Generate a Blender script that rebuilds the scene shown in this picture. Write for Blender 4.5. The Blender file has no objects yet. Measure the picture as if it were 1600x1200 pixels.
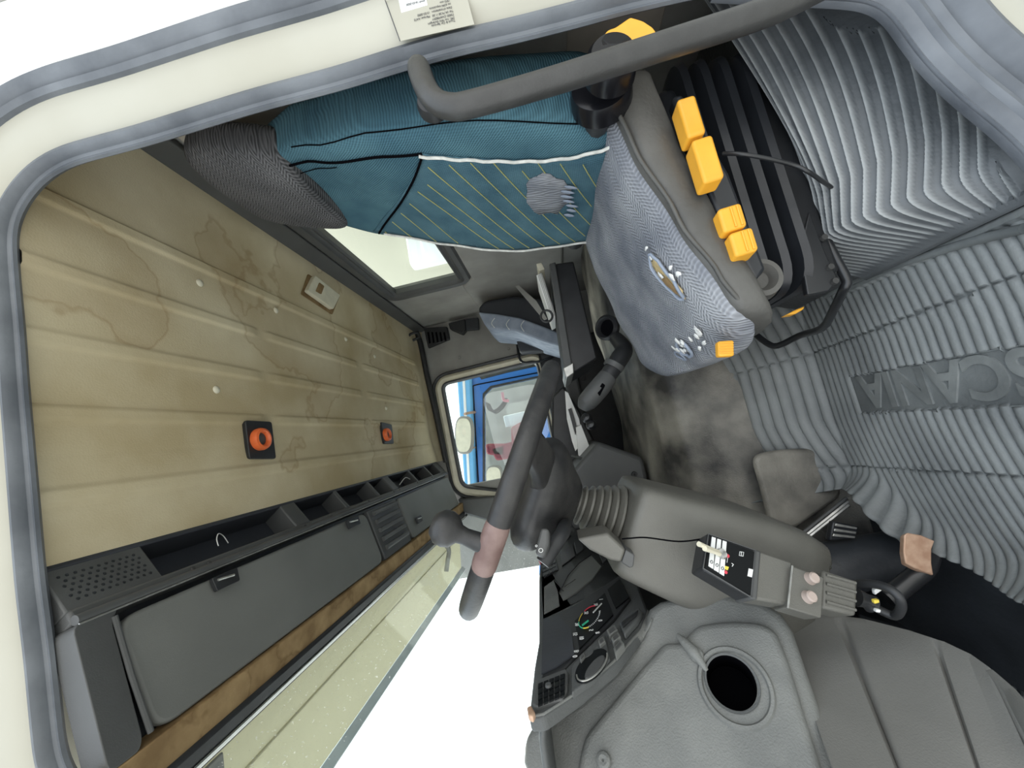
import bpy, bmesh, math, random
from mathutils import Vector, Matrix
random.seed(7)
SC = bpy.context.scene
COL = SC.collection
V = Vector
# ---------------------------------------------------------------- camera, sky, sun, exposure
# The camera stands outside the open driver's door; the photograph was taken with the phone turned a quarter round.
# World axes: +X towards the rear of the cab, +Y across the cab towards the passenger side, +Z up.  Camera at the origin.
F = 601.0
def _n(v): return v.normalized()
_y = _n(V((-70, -73, F)))
_x = V((4270, 854, F)); _x = _n(_x - _y * _x.dot(_y))
_z = _n(_y.cross(_x))
if _z.y < 0: _z = -_z
def P(px, py, off=0.0, **k):
    """point of the place seen at a pixel of the 1600x1200 photograph, on the plane X=, Y= or Z="""
    v = V((600 - py, 800 - px, F)); r = V((v.dot(_x), v.dot(_y), v.dot(_z)))
    (a, val), = k.items()
    return r * (val / r['XYZ'.index(a)])
cam = bpy.data.cameras.new('camera'); camo = bpy.data.objects.new('camera', cam); COL.objects.link(camo)
cam.sensor_width = 36; cam.lens = F * 36 / 1600; cam.clip_start = 0.02; cam.clip_end = 200
R_ = V((_x[0], _y[0], _z[0])); U_ = V((_x[1], _y[1], _z[1])); F_ = V((_x[2], _y[2], _z[2]))
m = Matrix((-U_, R_, -F_)).transposed().to_4x4()
camo.matrix_world = m
SC.camera = camo
w = bpy.data.worlds.new('sky'); SC.world = w; w.use_nodes = True
nt = w.node_tree; bg = nt.nodes['Background']
tc = nt.nodes.new('ShaderNodeTexCoord'); sx = nt.nodes.new('ShaderNodeSeparateXYZ'); cr = nt.nodes.new('ShaderNodeValToRGB')
nt.links.new(tc.outputs['Generated'], sx.inputs[0]); nt.links.new(sx.outputs['Z'], cr.inputs[0]); nt.links.new(cr.outputs[0], bg.inputs[0])
cr.color_ramp.elements[0].position = 0.0; cr.color_ramp.elements[0].color = (1.0, 0.985, 0.95, 1)
cr.color_ramp.elements[1].position = 0.7; cr.color_ramp.elements[1].color = (0.80, 0.90, 1.0, 1)
bg.inputs[1].default_value = 3.0
sl = bpy.data.lights.new('sun', 'SUN'); slo = bpy.data.objects.new('sun', sl); COL.objects.link(slo)
sl.energy = 3.0; sl.angle = math.radians(12); sl.color = (1, 0.97, 0.9)
slo.rotation_euler = (math.radians(-38), math.radians(-22), 0)   # high sun on the passenger side, roof shades the cab
vs = SC.view_settings; vs.view_transform = 'Standard'; vs.look = 'None'; vs.gamma = 1; vs.exposure = -0.30; vs.use_curve_mapping = False
# ---------------------------------------------------------------- materials
def mat(name, col, rough=0.6, var=0.12, scale=8.0, bump=0.0, bscale=120.0, metal=0.0, col2=None, spec=0.5, detail=4.0):
    M = bpy.data.materials.new(name); M.use_nodes = True
    n = M.node_tree.nodes; L = M.node_tree.links; b = n['Principled BSDF']
    t = n.new('ShaderNodeTexCoord'); no = n.new('ShaderNodeTexNoise')
    no.inputs['Scale'].default_value = scale; no.inputs['Detail'].default_value = detail
    L.new(t.outputs['Object'], no.inputs['Vector'])
    r = n.new('ShaderNodeValToRGB'); L.new(no.outputs['Fac'], r.inputs[0])
    c2 = col2 or tuple(min(1, c * (1 + var)) for c in col); c1 = col if col2 else tuple(c * (1 - var) for c in col)
    r.color_ramp.elements[0].position = 0.35; r.color_ramp.elements[0].color = (*c1, 1)
    r.color_ramp.elements[1].position = 0.68; r.color_ramp.elements[1].color = (*c2, 1)
    L.new(r.outputs[0], b.inputs['Base Color'])
    b.inputs['Roughness'].default_value = rough; b.inputs['Metallic'].default_value = metal
    b.inputs['Specular IOR Level'].default_value = spec
    if bump:
        n2 = n.new('ShaderNodeTexNoise'); n2.inputs['Scale'].default_value = bscale; n2.inputs['Detail'].default_value = 2
        L.new(t.outputs['Object'], n2.inputs['Vector'])
        bp = n.new('ShaderNodeBump'); bp.inputs['Strength'].default_value = bump; bp.inputs['Distance'].default_value = 0.002
        L.new(n2.outputs['Fac'], bp.inputs['Height']); L.new(bp.outputs[0], b.inputs['Normal'])
    return M
def weave(M, s1, s2, strength=0.5, mixc=0.25, rot=0.6):
    """adds a woven-thread pattern (two crossed waves) to colour and relief"""
    n = M.node_tree.nodes; L = M.node_tree.links; b = n['Principled BSDF']
    t = n.new('ShaderNodeTexCoord'); mp = n.new('ShaderNodeMapping'); mp.inputs['Rotation'].default_value = (0.3, rot, 0.2)
    L.new(t.outputs['Object'], mp.inputs[0])
    a = n.new('ShaderNodeTexWave'); a.inputs['Scale'].default_value = s1; a.bands_direction = 'Z'; a.inputs['Distortion'].default_value = 1.5
    a.inputs['Detail Scale'].default_value = 3
    c = n.new('ShaderNodeTexWave'); c.inputs['Scale'].default_value = s2; c.bands_direction = 'Y'; c.inputs['Distortion'].default_value = 1.0
    L.new(mp.outputs[0], a.inputs[0]); L.new(mp.outputs[0], c.inputs[0])
    mm = n.new('ShaderNodeMath'); mm.operation = 'MULTIPLY'; L.new(a.outputs['Fac'], mm.inputs[0]); L.new(c.outputs['Fac'], mm.inputs[1])
    bp = n.new('ShaderNodeBump'); bp.inputs['Strength'].default_value = strength; bp.inputs['Distance'].default_value = 0.002
    L.new(mm.outputs[0], bp.inputs['Height']); L.new(bp.outputs[0], b.inputs['Normal'])
    src = b.inputs['Base Color'].links[0].from_socket
    mx = n.new('ShaderNodeMix'); mx.data_type = 'RGBA'; mx.blend_type = 'MULTIPLY'
    sub = n.new('ShaderNodeMath'); sub.operation = 'MULTIPLY_ADD'; sub.inputs[1].default_value = 1.6 * mixc; sub.inputs[2].default_value = 1 - mixc
    L.new(mm.outputs[0], sub.inputs[0]); cb = n.new('ShaderNodeCombineColor')
    for i in range(3): L.new(sub.outputs[0], cb.inputs[i])
    mx.inputs[0].default_value = 1; L.new(src, mx.inputs[6]); L.new(cb.outputs[0], mx.inputs[7]); L.new(mx.outputs[2], b.inputs['Base Color'])
    return M
def herring(M, A, B, period, zig, amp, strength=0.6, mixc=0.4, dist=0.002):
    """herringbone / twill threads: ridges along a zigzag in the A-B plane of the cloth"""
    n = M.node_tree.nodes; L = M.node_tree.links; b = n['Principled BSDF']
    t = n.new('ShaderNodeTexCoord'); s = n.new('ShaderNodeSeparateXYZ'); L.new(t.outputs['Object'], s.inputs[0])
    def mth(op, a, c=None, d=None):
        q = n.new('ShaderNodeMath'); q.operation = op
        for i, v in enumerate((a, c, d)):
            if v is None: continue
            if isinstance(v, (int, float)): q.inputs[i].default_value = v
            else: L.new(v, q.inputs[i])
        return q.outputs[0]
    bb = s.outputs[B]; zz = mth('PINGPONG', bb, zig)
    nz = n.new('ShaderNodeTexNoise'); nz.inputs['Scale'].default_value = 14; L.new(t.outputs['Object'], nz.inputs[0])
    v = mth('ADD', mth('ADD', s.outputs[A], mth('MULTIPLY', nz.outputs['Fac'], .018)), mth('MULTIPLY', zz, amp)); w1 = mth('SINE', mth('MULTIPLY', v, 6.2832 / period))
    w2 = mth('SINE', mth('MULTIPLY', bb, 6.2832 / (period * .8)))
    h = mth('MULTIPLY_ADD', w1, .35, mth('MULTIPLY_ADD', w2, .15, .5))
    bp = n.new('ShaderNodeBump'); bp.inputs['Strength'].default_value = strength; bp.inputs['Distance'].default_value = dist
    L.new(h, bp.inputs['Height']); L.new(bp.outputs[0], b.inputs['Normal'])
    src = b.inputs['Base Color'].links[0].from_socket
    mx = n.new('ShaderNodeMix'); mx.data_type = 'RGBA'; mx.blend_type = 'MULTIPLY'; mx.inputs[0].default_value = 1
    k = mth('MULTIPLY_ADD', h, 2 * mixc, 1 - mixc); cb = n.new('ShaderNodeCombineColor')
    for i in range(3): L.new(k, cb.inputs[i])
    L.new(src, mx.inputs[6]); L.new(cb.outputs[0], mx.inputs[7]); L.new(mx.outputs[2], b.inputs['Base Color'])
    return M
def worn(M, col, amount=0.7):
    """gloss of the scuffed rib tops painted as lighter colour, stored on the mesh as 'wear'"""
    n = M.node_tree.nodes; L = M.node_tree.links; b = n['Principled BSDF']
    a = n.new('ShaderNodeAttribute'); a.attribute_name = 'wear_sheen'
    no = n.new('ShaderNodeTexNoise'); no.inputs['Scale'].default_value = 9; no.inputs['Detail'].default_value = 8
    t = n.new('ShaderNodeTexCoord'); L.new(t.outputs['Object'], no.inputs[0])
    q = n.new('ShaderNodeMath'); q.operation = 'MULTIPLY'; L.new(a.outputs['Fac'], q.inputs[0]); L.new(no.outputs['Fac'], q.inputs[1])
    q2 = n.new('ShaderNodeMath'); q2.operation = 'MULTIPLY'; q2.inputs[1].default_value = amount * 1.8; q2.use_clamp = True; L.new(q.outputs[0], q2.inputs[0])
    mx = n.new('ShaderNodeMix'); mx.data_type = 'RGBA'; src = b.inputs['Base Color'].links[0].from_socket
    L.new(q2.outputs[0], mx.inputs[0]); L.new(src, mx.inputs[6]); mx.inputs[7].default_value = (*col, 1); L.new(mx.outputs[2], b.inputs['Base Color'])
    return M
def stains(M, col, scale=2.2, width=0.012, amount=0.55, blotch=None):
    """old water stains with dark rims: iso-lines of a noise field, and broad blotches"""
    n = M.node_tree.nodes; L = M.node_tree.links; b = n['Principled BSDF']
    t = n.new('ShaderNodeTexCoord'); no = n.new('ShaderNodeTexNoise'); no.inputs['Scale'].default_value = scale; no.inputs['Detail'].default_value = 5
    L.new(t.outputs['Object'], no.inputs['Vector'])
    r = n.new('ShaderNodeValToRGB'); L.new(no.outputs['Fac'], r.inputs[0]); e = r.color_ramp.elements
    e[0].position = 0.53 - width; e[0].color = (0, 0, 0, 1); e[1].position = 0.53; e[1].color = (1, 1, 1, 1)
    x = e.new(0.53 + width * 0.35); x.color = (0.35, 0.35, 0.35, 1); x = e.new(0.70); x.color = (0.0, 0.0, 0.0, 1)
    ml = n.new('ShaderNodeMath'); ml.operation = 'MULTIPLY'; ml.inputs[1].default_value = amount; L.new(r.outputs[0], ml.inputs[0])
    mx = n.new('ShaderNodeMix'); mx.data_type = 'RGBA'; src = b.inputs['Base Color'].links[0].from_socket
    L.new(ml.outputs[0], mx.inputs[0]); L.new(src, mx.inputs[6]); mx.inputs[7].default_value = (*col, 1)
    L.new(mx.outputs[2], b.inputs['Base Color'])
    return M
M = {}
M['ceil'] = stains(mat('stained_headliner', (0.48, 0.39, 0.235), 0.95, col2=(0.70, 0.62, 0.44), scale=3.2, bump=0.3, bscale=300, spec=0.1, detail=6), (0.30, 0.19, 0.09), 2.1, 0.012, 0.50)
M['brown'] = stains(mat('brown_board', (0.20, 0.13, 0.065), 0.9, col2=(0.36, 0.25, 0.13), scale=14, bump=0.3, spec=0.1, detail=6), (0.12, 0.07, 0.03), 5, 0.02, 0.5)
M['paint'] = mat('cream_cab_paint', (0.40, 0.385, 0.315), 0.35, col2=(0.46, 0.45, 0.385), scale=3, detail=6)
M['white'] = mat('white_outer_paint', (0.82, 0.83, 0.80), 0.3, 0.03, 3)
M['seal'] = mat('weathered_door_rubber', (0.085, 0.095, 0.11), 0.5, col2=(0.17, 0.185, 0.205), scale=9, bump=0.3, bscale=90, detail=8)
M['black'] = mat('black_plastic', (0.022, 0.023, 0.025), 0.45, 0.2, 20, bump=0.12, bscale=400)
M['shelf'] = mat('charcoal_plastic', (0.078, 0.080, 0.080), 0.5, 0.15, 6, bump=0.15, bscale=500)
M['flap'] = mat('grey_flap_plastic', (0.165, 0.168, 0.158), 0.55, 0.08, 5, bump=0.15, bscale=600)
M['pocket'] = mat('pocket_inner_plastic', (0.035, 0.038, 0.046), 0.5, 0.2, 8, bump=0.1)
M['dash'] = mat('grey_dash_plastic', (0.135, 0.14, 0.135), 0.6, col2=(0.19, 0.195, 0.185), scale=14, bump=0.5, bscale=420, detail=8)
M['dash2'] = mat('soft_dash_plastic', (0.085, 0.09, 0.09), 0.55, 0.12, 10, bump=0.4, bscale=420)
M['colm'] = mat('column_plastic', (0.125, 0.122, 0.108), 0.42, 0.1, 10, bump=0.25, bscale=500)
M['rib'] = mat('kick_panel_plastic', (0.185, 0.183, 0.172), 0.38, 0.08, 8, bump=0.2, bscale=500)
M['teal'] = herring(mat('teal_seat_cloth', (0.042, 0.100, 0.135), 0.9, col2=(0.078, 0.165, 0.200), scale=7, spec=0.15, detail=6), 'Z', 'Y', .0052, 9, 1.0, 0.6, 0.30)
M['teald'] = herring(mat('teal_insert_cloth', (0.050, 0.112, 0.150), 0.9, col2=(0.088, 0.175, 0.215), scale=12, spec=0.15, detail=6), 'Y', 'Z', .0048, 9, .5, 0.6, 0.25)
M['hr'] = herring(mat('charcoal_chevron_cloth', (0.085, 0.086, 0.09), 0.95, col2=(0.125, 0.125, 0.13), scale=9, spec=0.1), 'Y', 'Z', .0085, .013, 1.3, 0.9, 0.6)
M['cush'] = herring(mat('worn_grey_blue_cloth', (0.17, 0.182, 0.210), 0.95, col2=(0.34, 0.35, 0.37), scale=8, spec=0.1, detail=8), 'X', 'Y', .0075, .020, .9, 0.9, 0.24)
M['vinyl'] = mat('worn_grey_vinyl', (0.055, 0.054, 0.050), 0.42, col2=(0.12, 0.117, 0.108), scale=6, bump=0.3, bscale=150, detail=7)
M['bellow'] = mat('black_bellows_rubber', (0.018, 0.020, 0.024), 0.38, 0.25, 8, bump=0.1)
M['yellow'] = mat('yellow_plastic', (0.83, 0.40, 0.035), 0.38, 0.07, 20)
M['metalb'] = mat('black_coated_steel', (0.02, 0.021, 0.023), 0.28, 0.15, 20, metal=0.0)
M['bar'] = mat('dark_grey_coated_bar', (0.042, 0.042, 0.041), 0.42, 0.12, 40, bump=0.15, bscale=300)
M['chrome'] = mat('bright_metal', (0.72, 0.72, 0.70), 0.2, 0.05, 20, metal=1.0)
M['alu'] = mat('scratched_aluminium', (0.5, 0.5, 0.48), 0.4, 0.2, 60, metal=0.8)
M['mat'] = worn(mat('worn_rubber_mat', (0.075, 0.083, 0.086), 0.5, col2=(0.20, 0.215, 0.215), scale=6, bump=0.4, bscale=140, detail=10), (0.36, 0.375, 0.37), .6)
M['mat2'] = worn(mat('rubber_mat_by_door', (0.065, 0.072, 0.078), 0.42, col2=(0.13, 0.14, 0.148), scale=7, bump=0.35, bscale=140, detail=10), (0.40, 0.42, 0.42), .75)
M['matdark'] = mat('dark_rubber', (0.030, 0.034, 0.040), 0.5, 0.25, 12, bump=0.3)
M['pad'] = mat('pebbled_vinyl', (0.05, 0.052, 0.055), 0.42, 0.2, 8, bump=1.0, bscale=150)
M['tunnel'] = mat('dirty_tunnel_vinyl', (0.040, 0.039, 0.038), 0.5, col2=(0.38, 0.36, 0.31), scale=6, bump=0.6, bscale=260, detail=9)
M['grey'] = mat('grey_wall_lining', (0.26, 0.255, 0.24), 0.85, col2=(0.36, 0.355, 0.335), scale=5, bump=0.3, bscale=250, spec=0.2, detail=6)
M['pillar'] = (lambda m_, *a: m_)(mat('brown_grey_lining', (0.44, 0.40, 0.35), 0.95, 0.15, 6, spec=0.1), 120, 120, 0.5, 0.3)
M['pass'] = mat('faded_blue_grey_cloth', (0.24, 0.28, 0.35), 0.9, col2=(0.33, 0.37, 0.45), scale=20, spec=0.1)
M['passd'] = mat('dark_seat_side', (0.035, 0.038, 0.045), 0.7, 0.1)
M['cream'] = mat('cream_plastic', (0.70, 0.66, 0.52), 0.45, 0.08, 20)
M['orange'] = mat('orange_plastic', (0.80, 0.16, 0.045), 0.35, 0.1, 30)
M['paper'] = mat('paper', (0.78, 0.78, 0.76), 0.8, 0.04, 10)
M['wheel'] = mat('worn_black_wheel', (0.018, 0.018, 0.019), 0.45, col2=(0.040, 0.039, 0.038), scale=30, bump=0.2, bscale=200, detail=6)
M['wornbrown'] = mat('rubbed_brown_patch', (0.14, 0.085, 0.075), 0.5, col2=(0.22, 0.15, 0.135), scale=30)
M['copper'] = mat('worn_copper_pedal', (0.45, 0.27, 0.18), 0.5, col2=(0.62, 0.42, 0.30), scale=60, metal=0.3, detail=8)
M['dial'] = mat('dial_black', (0.004, 0.005, 0.006), 0.5, 0.1, spec=0.2)
M['pale'] = mat('pinkish_grey_knob', (0.42, 0.34, 0.30), 0.5, 0.1)
M['pale2'] = mat('pale_blue_grey_lip', (0.6, 0.66, 0.70), 0.5, 0.1)
M['gloss'] = mat('glossy_black_plastic', (0.008, 0.008, 0.010), 0.25, 0.1, spec=0.35)
M['matl'] = mat('lighter_raised_rubber', (0.14, 0.15, 0.15), 0.42, col2=(0.27, 0.285, 0.28), scale=12, bump=0.3, detail=8)  # lighter tone than the mat, makes the moulded letters stand out
M['ink'] = mat('print_ink', (0.05, 0.05, 0.06), 0.7, 0.1)
M['pw'] = mat('printed_white', (0.75, 0.76, 0.75), 0.6, 0.03)
M['pg'] = mat('printed_green', (0.05, 0.50, 0.30), 0.6, 0.03)
M['py'] = mat('printed_yellow', (0.80, 0.62, 0.08), 0.6, 0.03)
M['pr'] = mat('printed_red', (0.62, 0.05, 0.08), 0.6, 0.03)
M['pink'] = mat('pink_cord', (0.80, 0.25, 0.30), 0.6, 0.03)
M['blue'] = mat('blue_truck_paint', (0.035, 0.17, 0.52), 0.25, 0.08, 1.5)
M['blue2'] = mat('light_blue_fairing', (0.12, 0.38, 0.66), 0.25, 0.1, 2)
M['redseat'] = mat('dark_red_seat_cloth', (0.30, 0.035, 0.055), 0.9, 0.2, 10)
M['box'] = mat('cream_cargo_wall', (0.50, 0.48, 0.38), 0.6, 0.03, 1)
M['tank'] = mat('white_tank_paint', (0.80, 0.82, 0.80), 0.4, 0.03, 1)
M['ground'] = mat('pale_concrete', (0.55, 0.53, 0.48), 0.95, 0.12, 1.2, bump=0.3, bscale=8)
M['thread'] = mat('yellow_thread', (0.42, 0.42, 0.16), 0.9, 0.1)
M['piping'] = mat('frayed_white_piping', (0.62, 0.62, 0.58), 0.8, 0.2, 60)
M['foam'] = mat('old_foam', (0.52, 0.40, 0.20), 0.95, 0.25, 60, bump=0.6)
M['hole'] = mat('deep_black', (0.004, 0.004, 0.005), 0.9, 0.1, spec=0.0)
def glass(name, tint, refl=0.06, dirt=0.0, dcol=(0.8, 0.8, 0.78)):
    G = bpy.data.materials.new(name); G.use_nodes = True; n = G.node_tree.nodes; L = G.node_tree.links
    n.remove(n['Principled BSDF']); o = n['Material Output']
    a = n.new('ShaderNodeBsdfTransparent'); a.inputs[0].default_value = (*tint, 1)
    g = n.new('ShaderNodeBsdfGlossy'); g.inputs['Roughness'].default_value = 0.02
    mx = n.new('ShaderNodeMixShader'); mx.inputs[0].default_value = refl
    L.new(a.outputs[0], mx.inputs[1]); L.new(g.outputs[0], mx.inputs[2]); last = mx
    if dirt:
        t = n.new('ShaderNodeTexCoord'); no = n.new('ShaderNodeTexNoise'); no.inputs['Scale'].default_value = 130; no.inputs['Detail'].default_value = 3
        L.new(t.outputs['Object'], no.inputs[0]); r = n.new('ShaderNodeValToRGB'); L.new(no.outputs['Fac'], r.inputs[0])
        r.color_ramp.elements[0].position = 0.66; r.color_ramp.elements[0].color = (0, 0, 0, 1)
        r.color_ramp.elements[1].position = 0.72; r.color_ramp.elements[1].color = (dirt,) * 3 + (1,)
        d = n.new('ShaderNodeBsdfTranslucent'); d.inputs[0].default_value = (*dcol, 1)
        m2 = n.new('ShaderNodeMixShader'); L.new(r.outputs[0], m2.inputs[0]); L.new(mx.outputs[0], m2.inputs[1]); L.new(d.outputs[0], m2.inputs[2]); last = m2
    L.new(last.outputs[0], o.inputs[0]); return G
M['glass'] = glass('window_glass', (0.93, 0.96, 0.94), 0.05)
M['wglass'] = glass('dusty_windscreen_glass', (0.92, 0.95, 0.95), 0.04, 0.45)
def visor_mat():
    G = bpy.data.materials.new('smoked_visor_sheet'); G.use_nodes = True; n = G.node_tree.nodes; L = G.node_tree.links
    n.remove(n['Principled BSDF']); o = n['Material Output']
    a = n.new('ShaderNodeBsdfTranslucent'); a.inputs[0].default_value = (0.72, 0.69, 0.55, 1)
    d = n.new('ShaderNodeBsdfDiffuse'); d.inputs[0].default_value = (0.66, 0.64, 0.53, 1)
    mx = n.new('ShaderNodeMixShader'); mx.inputs[0].default_value = 0.45
    L.new(a.outputs[0], mx.inputs[1]); L.new(d.outputs[0], mx.inputs[2]); L.new(mx.outputs[0], o.inputs[0]); return G
M['visor'] = visor_mat()
# ---------------------------------------------------------------- builders
W = {}
def finish(o, name, parent):
    COL.objects.link(o)
    if parent is not None:
        o.parent = parent; o.matrix_parent_inverse = Matrix.Translation(-W[parent.name])
    return o
def mk(name, vs_, fs, m_, parent=None, smooth=True, bevel=0.0, sub=0, solid=0.0, seg=2, soff=0.0):
    vs_ = [V(v) for v in vs_]
    mn = V([min(v[i] for v in vs_) for i in range(3)]); mxv = V([max(v[i] for v in vs_) for i in range(3)])
    org = V(((mn.x + mxv.x) / 2, (mn.y + mxv.y) / 2, mn.z))
    me = bpy.data.meshes.new(name); me.from_pydata([v - org for v in vs_], [], fs)
    bm = bmesh.new(); bm.from_mesh(me); bmesh.ops.remove_doubles(bm, verts=bm.verts, dist=1e-6)
    bmesh.ops.recalc_face_normals(bm, faces=bm.faces); bm.to_mesh(me); bm.free()
    me.materials.append(M[m_] if isinstance(m_, str) else m_)
    if smooth:
        for p in me.polygons: p.use_smooth = True
    o = bpy.data.objects.new(name, me); finish(o, name, parent); o.location = org; W[o.name] = org.copy()
    if solid:
        s = o.modifiers.new('thickness', 'SOLIDIFY'); s.thickness = solid; s.offset = soff
    if bevel:
        b = o.modifiers.new('bevel', 'BEVEL'); b.width = bevel; b.segments = seg; b.limit_method = 'ANGLE'; b.angle_limit = math.radians(35)
        b.harden_normals = False
    if sub:
        s = o.modifiers.new('subd', 'SUBSURF'); s.levels = sub; s.render_levels = sub
    if smooth:
        try: me.set_sharp_from_angle(angle=math.radians(40 if not sub else 80))
        except Exception: pass
    return o
def thing(name, label, cat, loc, group=None):
    o = bpy.data.objects.new(name, None); COL.objects.link(o); o.location = loc; o.empty_display_size = 0.05
    W[o.name] = V(loc); tag(o, label, cat, group); return o
def tag(o, label=None, cat=None, group=None, kind=None):
    if label: o['label'] = label
    if cat: o['category'] = cat
    if group: o['group'] = group
    if kind: o['kind'] = kind
    return o
def struct(o, label=None): return tag(o, label, kind='structure')
def prism(name, pts, vec, m_, parent=None, bevel=0.003, seg=2, sub=0):
    n = len(pts); pts = [V(p) for p in pts]; vec = V(vec)
    vv = pts + [p + vec for p in pts]
    fs = [tuple(range(n)), tuple(range(2 * n - 1, n - 1, -1))] + [(i, (i + 1) % n, n + (i + 1) % n, n + i) for i in range(n)]
    return mk(name, vv, fs, m_, parent, bevel=bevel, seg=seg, sub=sub)
def pp(name, pix, plane, vec, m_, parent=None, bevel=0.003, seg=2, rnd=0):
    pts = [P(*q, **plane) for q in pix]
    if rnd: pts = rounded(pts, rnd)
    return prism(name, pts, vec, m_, parent, bevel, seg)
def rounded(pts, r, k=5):
    out = []; n = len(pts)
    for i in range(n):
        a, b, c = pts[i - 1], pts[i], pts[(i + 1) % n]
        d1 = (a - b); d2 = (c - b); rr = min(r, d1.length * .45, d2.length * .45)
        p1 = b + d1.normalized() * rr; p2 = b + d2.normalized() * rr
        for j in range(k + 1):
            t = j / k; out.append(p1 * (1 - t) ** 2 + b * 2 * t * (1 - t) + p2 * t * t)
    return out
def box(name, c, s, m_, parent=None, axes=None, bevel=0.004, seg=2):
    c = V(c); ax = axes or (V((1, 0, 0)), V((0, 1, 0)), V((0, 0, 1)))
    vv = [c + ax[0] * (s[0] / 2 * i) + ax[1] * (s[1] / 2 * j) + ax[2] * (s[2] / 2 * k) for i in (-1, 1) for j in (-1, 1) for k in (-1, 1)]
    fs = [(0, 1, 3, 2), (4, 6, 7, 5), (0, 4, 5, 1), (2, 3, 7, 6), (0, 2, 6, 4), (1, 5, 7, 3)]
    return mk(name, vv, fs, m_, parent, bevel=bevel, seg=seg)
def smooth_path(pts, k=6, closed=False):
    pts = [V(p) for p in pts]; n = len(pts); out = []
    if n < 3: return pts
    rng = range(n if closed else n - 1)
    for i in rng:
        p0 = pts[(i - 1) % n] if closed or i > 0 else pts[0]; p1 = pts[i]; p2 = pts[(i + 1) % n]
        p3 = pts[(i + 2) % n] if closed or i + 2 < n else pts[-1]
        for j in range(k):
            t = j / k
            out.append(0.5 * ((2 * p1) + (-p0 + p2) * t + (2 * p0 - 5 * p1 + 4 * p2 - p3) * t * t + (-p0 + 3 * p1 - 3 * p2 + p3) * t ** 3))
    if not closed: out.append(pts[-1])
    return out
def tube_geo(pts, r, seg=12, closed=False):
    pts = [V(p) for p in pts]; n = len(pts); rs = r if isinstance(r, (list, tuple)) else [r] * n
    vv = []; fs = []; up = V((0, 0, 1))
    for i, p in enumerate(pts):
        a = pts[(i - 1) % n] if closed or i > 0 else p; b = pts[(i + 1) % n] if closed or i < n - 1 else p
        d = (b - a)
        d = d.normalized() if d.length > 1e-9 else V((0, 0, 1))
        if i == 0:
            s = d.cross(V((0, 0, 1)) if abs(d.z) < 0.9 else V((1, 0, 0))).normalized()
        else:
            s = (s - d * s.dot(d)).normalized()
        u = d.cross(s)
        for j in range(seg):
            an = 2 * math.pi * j / seg; vv.append(p + (s * math.cos(an) + u * math.sin(an)) * rs[i])
    for i in range(n if closed else n - 1):
        for j in range(seg):
            a = i * seg + j; b = i * seg + (j + 1) % seg; c = ((i + 1) % n) * seg + (j + 1) % seg; d = ((i + 1) % n) * seg + j
            fs.append((a, b, c, d))
    if not closed: fs += [tuple(range(seg)), tuple(range((n - 1) * seg, n * seg))]
    return vv, fs
def tube(name, pts, r, m_, parent=None, k=6, seg=12, closed=False):
    if k: 
        if isinstance(r, (list, tuple)):
            n = len(pts); q = smooth_path(pts, k, closed); rr = []
            for i in range(len(q)):
                t = min(i / k, n - 1 - 1e-6); a = int(t); rr.append(r[a] * (1 - (t - a)) + r[min(a + 1, n - 1)] * (t - a))
            pts, r = q, rr
        else: pts = smooth_path(pts, k, closed)
    vv, fs = tube_geo(pts, r, seg, closed); return mk(name, vv, fs, m_, parent)
def multi(name, geos, m_, parent=None, **kw):
    vv = []; fs = []
    for a, b in geos:
        o = len(vv); vv += list(a); fs += [tuple(i + o for i in f) for f in b]
    return mk(name, vv, fs, m_, parent, **kw)
def frame_axes(ax):
    ax = V(ax).normalized(); s = ax.cross(V((0, 0, 1)) if abs(ax.z) < .95 else V((1, 0, 0))).normalized(); return s, ax.cross(s), ax
def lathe_geo(c, ax, prof, seg=32):
    s, u, a = frame_axes(ax); c = V(c); vv = []; fs = []
    for r, h in prof:
        for j in range(seg):
            an = 2 * math.pi * j / seg; vv.append(c + a * h + (s * math.cos(an) + u * math.sin(an)) * max(r, 1e-5))
    for i in range(len(prof) - 1):
        for j in range(seg): fs.append((i * seg + j, i * seg + (j + 1) % seg, (i + 1) * seg + (j + 1) % seg, (i + 1) * seg + j))
    return vv, fs
def lathe(name, c, ax, prof, m_, parent=None, seg=32):
    vv, fs = lathe_geo(c, ax, prof, seg); return mk(name, vv, fs, m_, parent)
def grid(name, fn, nu, nv, m_, parent=None, solid=0.0, soff=-1, **kw):
    vv = [fn(i / nu, j / nv) for i in range(nu + 1) for j in range(nv + 1)]
    fs = [(i * (nv + 1) + j, (i + 1) * (nv + 1) + j, (i + 1) * (nv + 1) + j + 1, i * (nv + 1) + j + 1) for i in range(nu) for j in range(nv)]
    return mk(name, vv, fs, m_, parent, solid=solid, soff=soff, **kw)
def loft(name, rings, m_, parent=None, caps=True, **kw):
    n = len(rings[0]); vv = [p for r in rings for p in r]; fs = []
    for i in range(len(rings) - 1):
        for j in range(n): fs.append((i * n + j, i * n + (j + 1) % n, (i + 1) * n + (j + 1) % n, (i + 1) * n + j))
    if caps: fs += [tuple(range(n)), tuple(range((len(rings) - 1) * n, len(rings) * n))]
    return mk(name, vv, fs, m_, parent, **kw)
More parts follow.
